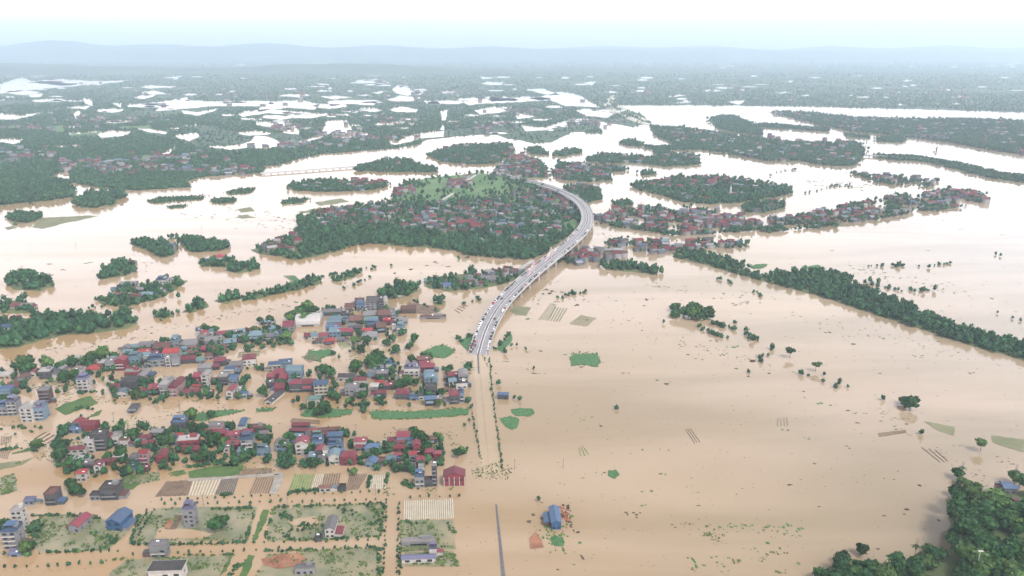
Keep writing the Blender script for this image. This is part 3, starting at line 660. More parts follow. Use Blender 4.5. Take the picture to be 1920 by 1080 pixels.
# wooded hillside in the corner: big near trees
fill(P('1545 1080 1560 1062 1600 1052 1640 1066 1690 1082 1690 1100 1640 1130 1540 1120'), 1.6, 7, 10, 'bright bushy tree of the low headland at the bottom edge', 'trees on the low headland at the bottom edge', .6, zf=hz)
fill(P('1705 1082 1712 1062 1745 1058 1775 1078 1790 1090 1760 1140 1700 1140'), 1.1, 8, 12, 'tree of the small knoll below the hillside', 'trees on the small knoll', .55, zf=hz)
fill(P('1792 1070 1800 1040 1785 1010 1800 985 1800 955 1850 958 1880 965 1900 950 1935 940 1990 940 2080 1090 2040 1220 1780 1200'), 1.9, 8, 13, 'dense tree of the wooded hillside in the lower right corner', 'trees of the wooded hillside in the lower right corner', .6, zf=hz)
fill(P('1778 1078 1776 1000 1790 985 1786 955 1800 955 1803 990 1796 1020 1795 1080'), 1.6, 6, 10, 'bushy shore tree at the foot of the wooded hillside', 'shore trees at the foot of the wooded hillside', .62, zf=hz)
# small street trees along the lanes of the building plots
def row(x0, y0, x1, y1, n, lb, h=2.2, wide=.42, j=1.2):
    for k in range(n):
        t = (k + .5) / n; X, Y, _ = gp(x0 + (x1 - x0) * t + rnd.uniform(-j, j), y0 + (y1 - y0) * t + rnd.uniform(-j, j), 0)
        add_tree(X, Y, h * rnd.uniform(.7, 1.5), lb, 'saplings: ' + lb, wide * rnd.uniform(.8, 1.3), 0, z=-.2)
for a in ((295, 938, 735, 922, 26, 'sapling on the north side of the long flooded street'), (300, 946, 735, 938, 22, 'sapling on the south side of the long flooded street'), (0, 1040, 230, 1034, 14, 'sapling on the west part of the lower street'), (250, 1024, 720, 1012, 24, 'sapling on the upper side of the lower street'), (240, 1040, 700, 1026, 22, 'sapling on the lower side of the lower street'), (0, 1066, 200, 1056, 10, 'sapling in the bottom left flood'), (725, 940, 718, 1080, 16, 'sapling on the west side of the north-south lane'), (748, 940, 744, 1080, 14, 'sapling on the east side of the north-south lane'), (245, 1015, 278, 955, 12, 'sapling beside the slanting lane by the blue shed'), (258, 1008, 290, 955, 10, 'sapling on the edge of the western plot'), (760, 934, 870, 930, 6, 'sapling behind the red shed street'), (885, 775, 902, 862, 22, 'roadside shrub on the west edge of the drowned highway'), (917, 670, 926, 760, 24, 'roadside shrub on the east edge of the drowned highway, upper part'), (926, 760, 942, 880, 30, 'roadside shrub on the east edge of the drowned highway, lower part'), (905, 665, 915, 690, 5, 'shrub by the ramp'), (130, 968, 155, 968, 6, 'shrub between the red and blue sheds'), (165, 975, 190, 972, 7, 'shrub above the blue shed')): row(*a)
def hedge(s, w, n, lb='', h0=1.2, h1=3.2):
    pts = P(s)
    L = [math.hypot(b[0] - a[0], b[1] - a[1]) for a, b in zip(pts, pts[1:])]
    for k in range(n):
        q = rnd.uniform(0, sum(L)); i = 0
        while q > L[i] and i < len(L) - 1: q -= L[i]; i += 1
        t = q / L[i]; x = pts[i][0] + (pts[i + 1][0] - pts[i][0]) * t + rnd.uniform(-w, w); y = pts[i][1] + (pts[i + 1][1] - pts[i][1]) * t + rnd.uniform(-w, w) * .6
        X, Y, _ = gp(x, y, 0); hw = y > 930 and rnd.random() < .55; add_tree(X, Y, rnd.uniform(h0, h1) * (.5 if hw else (.8 if y > 930 else 1)), 'w' if hw else 'hedge', 'hedge', rnd.uniform(.5, .8) * (1.5 if hw else 1), 0, z=-.3)
for a in (('245 1020 310 1021 400 1020 462 1017', 3, 90), ('262 962 245 1018', 2, 30), ('395 955 440 953 480 952', 4, 60), ('478 955 462 1012', 2, 30), ('512 952 560 950 640 947 718 944', 2.5, 110), ('720 946 714 1004 ', 3, 45), ('500 1010 560 1013 640 1010 712 1006', 1.5, 70), ('512 955 498 1008', 2.5, 30), ('690 950 710 960 705 975', 7, 60), ('75 975 60 1010 50 1040', 12, 130), ('60 968 110 966', 2, 30), ('85 1036 150 1034 200 1028 225 1010', 2, 50), ('170 1000 215 1010 200 1028', 8, 60), ('500 1034 600 1032 708 1027', 2.5, 80), ('710 1030 712 1080', 4, 40), ('752 976 750 1080', 3, 45), ('545 995 535 1005 540 1015', 6, 20), ('760 978 780 982', 4, 15), ('840 985 855 1000', 5, 15), ('560 990 600 985', 10, 40), ('690 985 705 980', 5, 20), ('525 965 545 975', 8, 24), ('640 958 660 965', 10, 14), ('345 1040 400 1042 440 1040', 1.5, 30), ('200 1052 240 1046', 1.5, 14), ('290 1080 300 1065', 4, 8), ('430 1080 460 1050', 5, 30), ('395 930 435 928 440 928', 1.5, 12), ('540 924 600 920 ', 2, 40), ('690 915 695 892', 2, 24), ('722 912 728 890', 2.5, 18), ('0 805 40 800 60 812', 2, 14), ('140 770 155 765 185 770', 1.5, 14), ('5 700 40 700', 3, 10), ('755 905 780 915', 6, 30), ('350 878 400 870 455 868', 4, 60), ('850 845 870 850 880 838', 3, 16), ('0 845 60 838 100 835', 2.5, 24), ('60 838 130 828 175 818', 1.5, 26), ('150 738 185 734', 2, 8)): hedge(*a)
# islands, villages and levees farther out
for l, pts in zip(LAND, LANDP):
    a, b = [float(v) for v in l[2].split()]; fill(pts, float(l[1]) * 1.35, a, b, 'island', 'island', style=2 if l[4] in RAG else 0)
fill(P('800 462 860 470 880 480 940 484 985 488 1020 478 1045 455 1000 462 940 462 880 455 820 450'), 1.0, 8, 11, 'i', 'i')
fill(P('562 430 600 440 680 440 780 445 830 455 800 462 700 456 640 466 600 477 560 470'), .8, 8, 11, 'i', 'i')
# garden trees crowding round the houses
for zx0, zy0, zx1, zy1, n in ((185, 620, 540, 700, 190), (600, 580, 760, 645, 70), (180, 712, 460, 750, 80), (430, 690, 640, 760, 45), (640, 690, 880, 765, 90), (100, 800, 330, 895, 130), (320, 800, 510, 870, 110), (520, 810, 670, 880, 60), (670, 830, 830, 890, 70), (0, 690, 190, 740, 50)):
    for k in range(n):
        x, y = rnd.uniform(zx0, zx1), rnd.uniform(zy0, zy1)
        if zx0 == 185: y = 692 - (x - 185) * .165 + rnd.uniform(-22, 14)
        X, Y, _ = gp(x, y, 0); add_tree(X, Y, rnd.uniform(3.5, 9), 'd', 'd', rnd.uniform(.42, .62), 0, z=-.4)
def weeds(pts, n, h0, h1):
    xs = [p[0] for p in pts]; ys = [p[1] for p in pts]; blobs = [(rnd.uniform(min(xs), max(xs)), rnd.uniform(min(ys), max(ys)), rnd.uniform(3, 14)) for _ in range(max(3, n // 14))]
    for k in range(n):
        bx, by, bs = rnd.choice(blobs); x = rnd.gauss(bx, bs); y = rnd.gauss(by, bs * .5)
        if inpoly(np.array([x]), np.array([y]), pts)[0]: X, Y, _ = gp(x, y, 0); add_tree(X, Y, rnd.uniform(h0, h1), 'w', 'w', rnd.uniform(.6, 1.5), 0, z=-.1)
for p in PLOT: weeds(p, 330, .3, 1.1)
for p in ('20 1035 110 960 180 965 240 990 230 1030', '150 790 345 770 470 770 500 860 320 880 120 860', '185 700 460 690 460 750 190 760', '600 660 780 640 880 700 860 760 600 770', '250 880 500 862 520 885 260 900', '720 800 880 800 880 930 700 930', '0 700 190 720 180 860 0 880', '880 880 960 860 960 900 890 900', '1280 980 1520 980 1500 1075 1290 1075'): weeds(P(p), 260 if p[0] != '1' or p[:2] != '12' else 160, .25, .9)
for p in RICE + CROP: weeds(p, 70, .2, .7)
for p in RICE[:8]:
    for a, b in zip(p, p[1:] + p[:1]):
        for k in range(int(math.hypot(b[0] - a[0], b[1] - a[1]) / 3)):
            t = rnd.random(); X, Y, _ = gp(a[0] + (b[0] - a[0]) * t + rnd.gauss(0, 1.2), a[1] + (b[1] - a[1]) * t + rnd.gauss(0, .8), 0); add_tree(X, Y, rnd.uniform(.4, 1.6), 'w', 'w', rnd.uniform(.6, 1.2), 0, z=-.2)
# rows of little trees on submerged dykes
for s, n in (('600 520 640 512 700 508', 12), ('830 487 870 484 900 480 985 470', 14), ('1045 560 1075 552 1100 548', 14), ('1336 606 1370 618 1400 630 1420 640', 20), ('1300 612 1345 630 1370 634', 16), ('1595 495 1640 500 1690 500 1790 495', 20), ('1620 530 1680 545 1760 548', 24), ('1560 275 1640 265', 14), ('1440 330 1560 300', 20), ('1750 290 1760 275', 8), ('1500 365 1560 350 1600 348', 22), ('640 545 700 520', 8), ('640 512 720 500 760 503', 10), ('410 560 300 600', 8), ('160 580 300 560', 14), ('20 435 60 380', 6), ('770 560 830 590', 10), ('870 570 900 560', 6), ('860 640 885 628', 8), ('928 655 955 630', 10), ('1500 700 1600 740', 5), ('980 470 1040 480', 8), ('1450 655 1400 700', 8), ('1340 520 1440 560', 8), ('1370 600 1420 640', 6)):
    hedge(s, 4, n, 'd', 2.5, 6)
# split: the 300 largest as individuals, all others as one mass
TREES.sort(key=lambda t: -t[5] if t[6] not in ('hedge', 'd', 'island', 'i', 'w') else 1e3 - t[5])
vis = lambda t: True
def on_screen(t):
    X, Y, Z = t[0], t[1], t[2] + t[4] * .5 - H
    fw = Y * CP - Z * SP; up = Y * SP + Z * CP
    if fw < 1: return False
    return -20 < 960 + X / fw * F < 1940 and 540 - up / fw * F < 1100
near = []; rest = []
for t in TREES:
    (near if len(near) < 290 and t[6] not in ('hedge', 'd', 'island', 'i', 'w') and on_screen(t) else rest).append(t)
labn = {}
for t in near: labn[t[6]] = labn.get(t[6], 0) + 1
for t in near:
    o = empty('tree', (t[0], t[1], t[2]), rnd.uniform(0, 6.28)); tag(o, t[6], 'tree', t[7] if labn[t[6]] > 1 else None)
    k = 6 if t[8] == 1 else rnd.randrange(6)
    c = link('crown', (CROWNLT if rnd.random() < .27 else CROWNME)[k], parent=o); s = t[3] / .95; c.scale = (s, s, t[4] * .62); c.location = (0, 0, t[4] * (.16 if t[8] == 0 else .38))
    tr = link('trunk', TRUNK, parent=o); tr.scale = (t[3], t[3], t[4])
def merge(items, temps):
    Vs, Ts, Cs = [], [], []; n = 0; by = {}
    for it in items: by.setdefault(rnd.randrange(len(temps)), []).append(it)
    for k, L in by.items():
        v, t = temps[k]; A = np.array([[i[0], i[1], i[2], i[3], i[4]] for i in L]); m = len(L)
        an = rng.uniform(0, 6.28, m); c, s = np.cos(an), np.sin(an)
        x = v[:, 0][None] * c[:, None] - v[:, 1][None] * s[:, None]; y = v[:, 0][None] * s[:, None] + v[:, 1][None] * c[:, None]
        V = np.stack([x * A[:, 3:4] + A[:, 0:1], y * A[:, 3:4] + A[:, 1:2], v[:, 2][None] * A[:, 4:5] * .8 + A[:, 2:3]], 2).reshape(-1, 3)
        T = (t[None] + (np.arange(m) * len(v))[:, None, None]).reshape(-1, 3) + n
        tone = rng.uniform(.6, 1.45, (m, 1)); hue = rng.uniform(-.12, .2, (m, 1)); C = np.concatenate([tone * (1 + hue), tone, tone * (1 - hue * .3)], 1)
        C = np.repeat(C, len(v), 0); Vs.append(V); Ts.append(T); Cs.append(C); n += len(V)
    return np.concatenate(Vs), np.concatenate(Ts), np.concatenate(Cs)
WD = [t for t in rest if t[6] == 'w']; rest = [t for t in rest if t[6] != 'w']
V, T, C = merge(WD, LOW)
tag(link('weeds', bigmesh('weeds', V, T, C), [M['weed']]), 'bright green weeds and grass tufts on the flooded plots and banks', 'weeds', kind='stuff')
V, T, C = merge(rest, MID)
tag(link('far_woods', bigmesh('far_woods', V, T, C), [M['leafA']]), 'thousands of smaller trees, hedges and shrubs on the islands and lanes of the flood', 'trees', kind='stuff')
# far plain: canopy clumps, getting coarser with distance
def far_clumps():
    N = 150000; y = 88 + (372 - 88) * rng.random(N) ** 1.0; x = rng.uniform(-60, 1980, N)
    ok = (inpoly(x, y, [(-700, 88)] + FAR + [(2700, 88)]))
    # FAR polygon closes along the shore; everything above it up to the horizon is land
    sh = FAR; ok = inpoly(x, y, [(-700, 60)] + sh + [(2700, 60)])
    x, y = x[ok], y[ok]
    for p in PONDS:
        xs = [q[0] for q in p]; ys = [q[1] for q in p]; b = (x > min(xs) - 2) & (x < max(xs) + 2) & (y > min(ys) - 2) & (y < max(ys) + 8)
        k = np.where(b)[0]
        if len(k): 
            hp = 9 / H * (SP * F - (540 - y[k]) * CP); ins = inpoly(x[k], y[k] - .6, p) | inpoly(x[k], y[k], p) | inpoly(x[k], y[k] - hp * .5, p) | (inpoly(x[k], y[k] - hp, p) & (rng.random(len(k)) < .75)); x = np.delete(x, k[ins]); y = np.delete(y, k[ins])
    for p in GRASS: 
        ins = inpoly(x, y, p); x, y = x[~ins], y[~ins]
    g = gpn(x, y, .5); d = H / (SP - (540 - y) / F * CP)
    # clearings: smooth random fields
    f = np.zeros(len(x))
    for a_, ph in zip(rng.uniform(-1, 1, (14, 2)) * .0075, rng.uniform(0, 6.28, 14)): f += np.sin(g[:, 0] * a_[0] + g[:, 1] * a_[1] + ph)
    keep = (f < 3.2) | (rng.random(len(x)) < .15); x, y, g, d, f = x[keep], y[keep], g[keep], d[keep], f[keep]
    r = np.maximum(4.2, 1.25 * d / F) * rng.uniform(.7, 1.5, len(x)); h = np.minimum(r * 1.15 + 2, 16) * rng.uniform(.6, 1.25, len(x))
    hill = (y < 120); keep = d < 16000
    thin = rng.random(len(x)) < np.clip((y - 80) / 120, .35, 1); keep &= thin
    return np.stack([g[:, 0], g[:, 1], g[:, 2] - .3, r, h], 1)[keep]
A = far_clumps()
V, T, C = merge([tuple(a) for a in A], LOW)
tag(link('far_forest', bigmesh('far_forest', V, T, C), [M['leafA']]), 'blue-green mass of woods and orchards on the far plain', 'woods', kind='stuff')
PFR = palm_crown(); PFR.materials.append(M['leaf'])
for x, y, h_, lb in ((1712, 1056, 12, 'palm tree at the west side of the small knoll'), (1898, 912, 12, 'palm-like tree standing behind the blue roofs'), (1800, 900, 10, 'palm tree at the tip of the hillside shore')):
    X, Y, _ = gp(x, y, 0); o = empty('palm_tree', (X, Y, 0)); tag(o, lb, 'palm tree'); c = link('crown', PFR, parent=o); c.location = (0, 0, h_); c.scale = (3.2, 3.2, 3.2); t = link('trunk', TRUNK, parent=o); t.scale = (3, 3, h_ * 1.9)
# ------------------------------------------------------------------ houses
def boxv(x0, x1, y0, y1, z0, z1): return [(x, y, z) for z in (z0, z1) for x, y in ((x0, y0), (x1, y0), (x1, y1), (x0, y1))]
BOXF = [(0, 3, 2, 1), (4, 5, 6, 7), (0, 1, 5, 4), (1, 2, 6, 5), (2, 3, 7, 6), (3, 0, 4, 7)]
class MB:
    def __init__(s): s.v = []; s.f = []
    def box(s, *a): k = len(s.v); s.v += boxv(*a); s.f += [tuple(k + i for i in f) for f in BOXF]; return s
    def add(s, v, f): k = len(s.v); s.v += v; s.f += [tuple(k + i for i in q) for q in f]; return s
    def link(s, name, m, parent=None): return link(name, mesh(name, s.v, s.f), [m], parent)
UNIT = mesh('window', boxv(-.5, .5, -.04, .1, 0, 1), BOXF); UNIT.materials.append(M['dark'])
SLABU = mesh('balcony', boxv(-.5, .5, -.9, 0, 0, .9), BOXF)
def tank_mesh():
    v = []; f = []; n = 10
    for x in (-.9, .9): v += [(x, .5 * math.cos(i * 2 * math.pi / n), .9 + .5 * math.sin(i * 2 * math.pi / n)) for i in range(n)]
    f = [(i, (i + 1) % n, n + (i + 1) % n, n + i) for i in range(n)] + [tuple(range(n))[::-1], tuple(range(n, 2 * n))]
    b = MB().add(v, f).box(-.7, -.5, -.4, .4, 0, .5).box(.5, .7, -.4, .4, 0, .5); me = mesh('water_tank', b.v, b.f); me.materials.append(M['steel']); return me
TANK = tank_mesh()
def roof_geo(b, kind, w, d, h):
    "roof over a w x d box, eaves at height h; returns the gable infill for the walls"
    o = .55; w2, d2 = w / 2 + o, d / 2 + o; t = .18; gab = None
    if kind in 'Gg':
        a, c = (w2, d2) if kind == 'G' else (d2, w2); r = c * .42           # ridge along a
        prof = [(-c, h - .15), (0, h + r), (c, h - .15), (c, h - .15 - t), (0, h + r - t), (-c, h - .15 - t)]
        v = []
        for s_ in (-a, a):
            for p, z in prof: v.append((s_, p, z) if kind == 'G' else (p, s_, z))
        n = 6; b.add(v, [(i, (i + 1) % n, n + (i + 1) % n, n + i) for i in range(n)] + [(0, 1, 2, 3, 4, 5), (11, 10, 9, 8, 7, 6)])
        gab = (kind, (d / 2 if kind == 'G' else w / 2), r * .84)
    elif kind == 'H':
        r = min(w2, d2) * .5; k = max(0, w2 - d2); k2 = max(0, d2 - w2)
        v = [(-w2, -d2, h), (w2, -d2, h), (w2, d2, h), (-w2, d2, h), (-k, -k2, h + r), (k, -k2, h + r), (k, k2, h + r), (-k, k2, h + r)]
        v += [(-w2, -d2, h - t), (w2, -d2, h - t), (w2, d2, h - t), (-w2, d2, h - t)]
        b.add(v, [(0, 1, 5, 4), (1, 2, 6, 5), (2, 3, 7, 6), (3, 0, 4, 7), (4, 5, 6, 7), (8, 11, 10, 9), (0, 8, 9, 1), (1, 9, 10, 2), (2, 10, 11, 3), (3, 11, 8, 0)])
    elif kind == 'F':
        b.box(-w / 2 - .15, w / 2 + .15, -d / 2 - .15, d / 2 + .15, h, h + .2)
        q = .22; W_, D_ = w / 2 + .15, d / 2 + .15
        for x0, x1, y0, y1 in ((-W_, W_, -D_, -D_ + q), (-W_, W_, D_ - q, D_), (-W_, -W_ + q, -D_ + q, D_ - q), (W_ - q, W_, -D_ + q, D_ - q)): b.box(x0, x1, y0, y1, h + .2, h + 1.0)
    elif kind == 'S':
        v = [(-w2, -d2, h - .3), (w2, -d2, h - .3), (w2, d2, h + .9), (-w2, d2, h + .9)]; v += [(x, y, z - t) for x, y, z in v]
        b.add(v, [(0, 1, 2, 3), (7, 6, 5, 4), (0, 4, 5, 1), (1, 5, 6, 2), (2, 6, 7, 3), (3, 7, 4, 0)])
    elif kind == 'B':
        a, c = (w2, d2) if w > d else (d2, w2); n = 9; v = []
        for s_ in (-a, a):
            for i in range(n):
                an = math.pi * i / (n - 1); p = -c * math.cos(an); z = h + c * .55 * math.sin(an); v.append((s_, p, z) if w > d else (p, s_, z))
        b.add(v, [(i, i + 1, n + i + 1, n + i) for i in range(n - 1)] + [tuple(range(n)), tuple(range(2 * n - 1, n - 1, -1))])
    return gab
RNAME = dict(R='maroon', r='bright red', t='brown', b='blue', c='light blue', p='slate blue', g='grey', d='black', w='white', n='teal green')
KNAME = dict(G='gable-roofed house', g='narrow gabled house', H='hip-roofed house', F='flat-roofed house', S='lean-to shed', B='barrel-roofed hall')
NNAME = dict(G='gabled_house', g='gabled_house', H='hip_roof_house', F='flat_roof_house', S='shed', B='barrel_roof_hall')
ORD = 'first second third fourth fifth sixth seventh eighth ninth tenth eleventh twelfth thirteenth fourteenth fifteenth sixteenth seventeenth eighteenth nineteenth twentieth'.split()
ZONES = [(0, 470, 130, 640, 'on the wooded west bank'), (130, 470, 545, 620, 'on the river islets'), (790, 480, 960, 560, 'in the hamlet west of the bridge'),
         (0, 690, 185, 800, 'at the west end of the village'), (600, 560, 830, 650, 'in the crowded riverside block'), (540, 560, 600, 660, 'around the white greenhouse'), (600, 640, 640, 655, 'around the white greenhouse'),
         (185, 600, 330, 714, 'in the western riverside row'), (330, 600, 540, 703, 'in the eastern riverside row'), (185, 714, 345, 790, 'behind the little green field'), (345, 700, 478, 790, 'around the white tall house'),
         (430, 680, 640, 765, 'above the leaf-green bank'), (640, 680, 742, 765, 'in the middle of the long lane row'), (742, 660, 890, 770, 'beside the drowned highway'), (930, 730, 960, 760, 'east of the highway'),
         (110, 790, 250, 910, 'in the western hamlet'), (250, 790, 345, 900, 'in the hamlet by the lane'), (345, 790, 512, 870, 'in the middle hamlet'), (512, 790, 668, 895, 'in the blue and red cluster'), (668, 815, 900, 930, 'in the eastern red-roofed cluster'),
         (0, 915, 130, 1080, 'at the lower left corner'), (130, 915, 480, 1100, 'on the western building plots'), (480, 915, 745, 1100, 'on the central building plots'), (745, 930, 900, 1100, 'on the eastern building plots'), (960, 900, 1920, 1080, 'in the open eastern flood')]
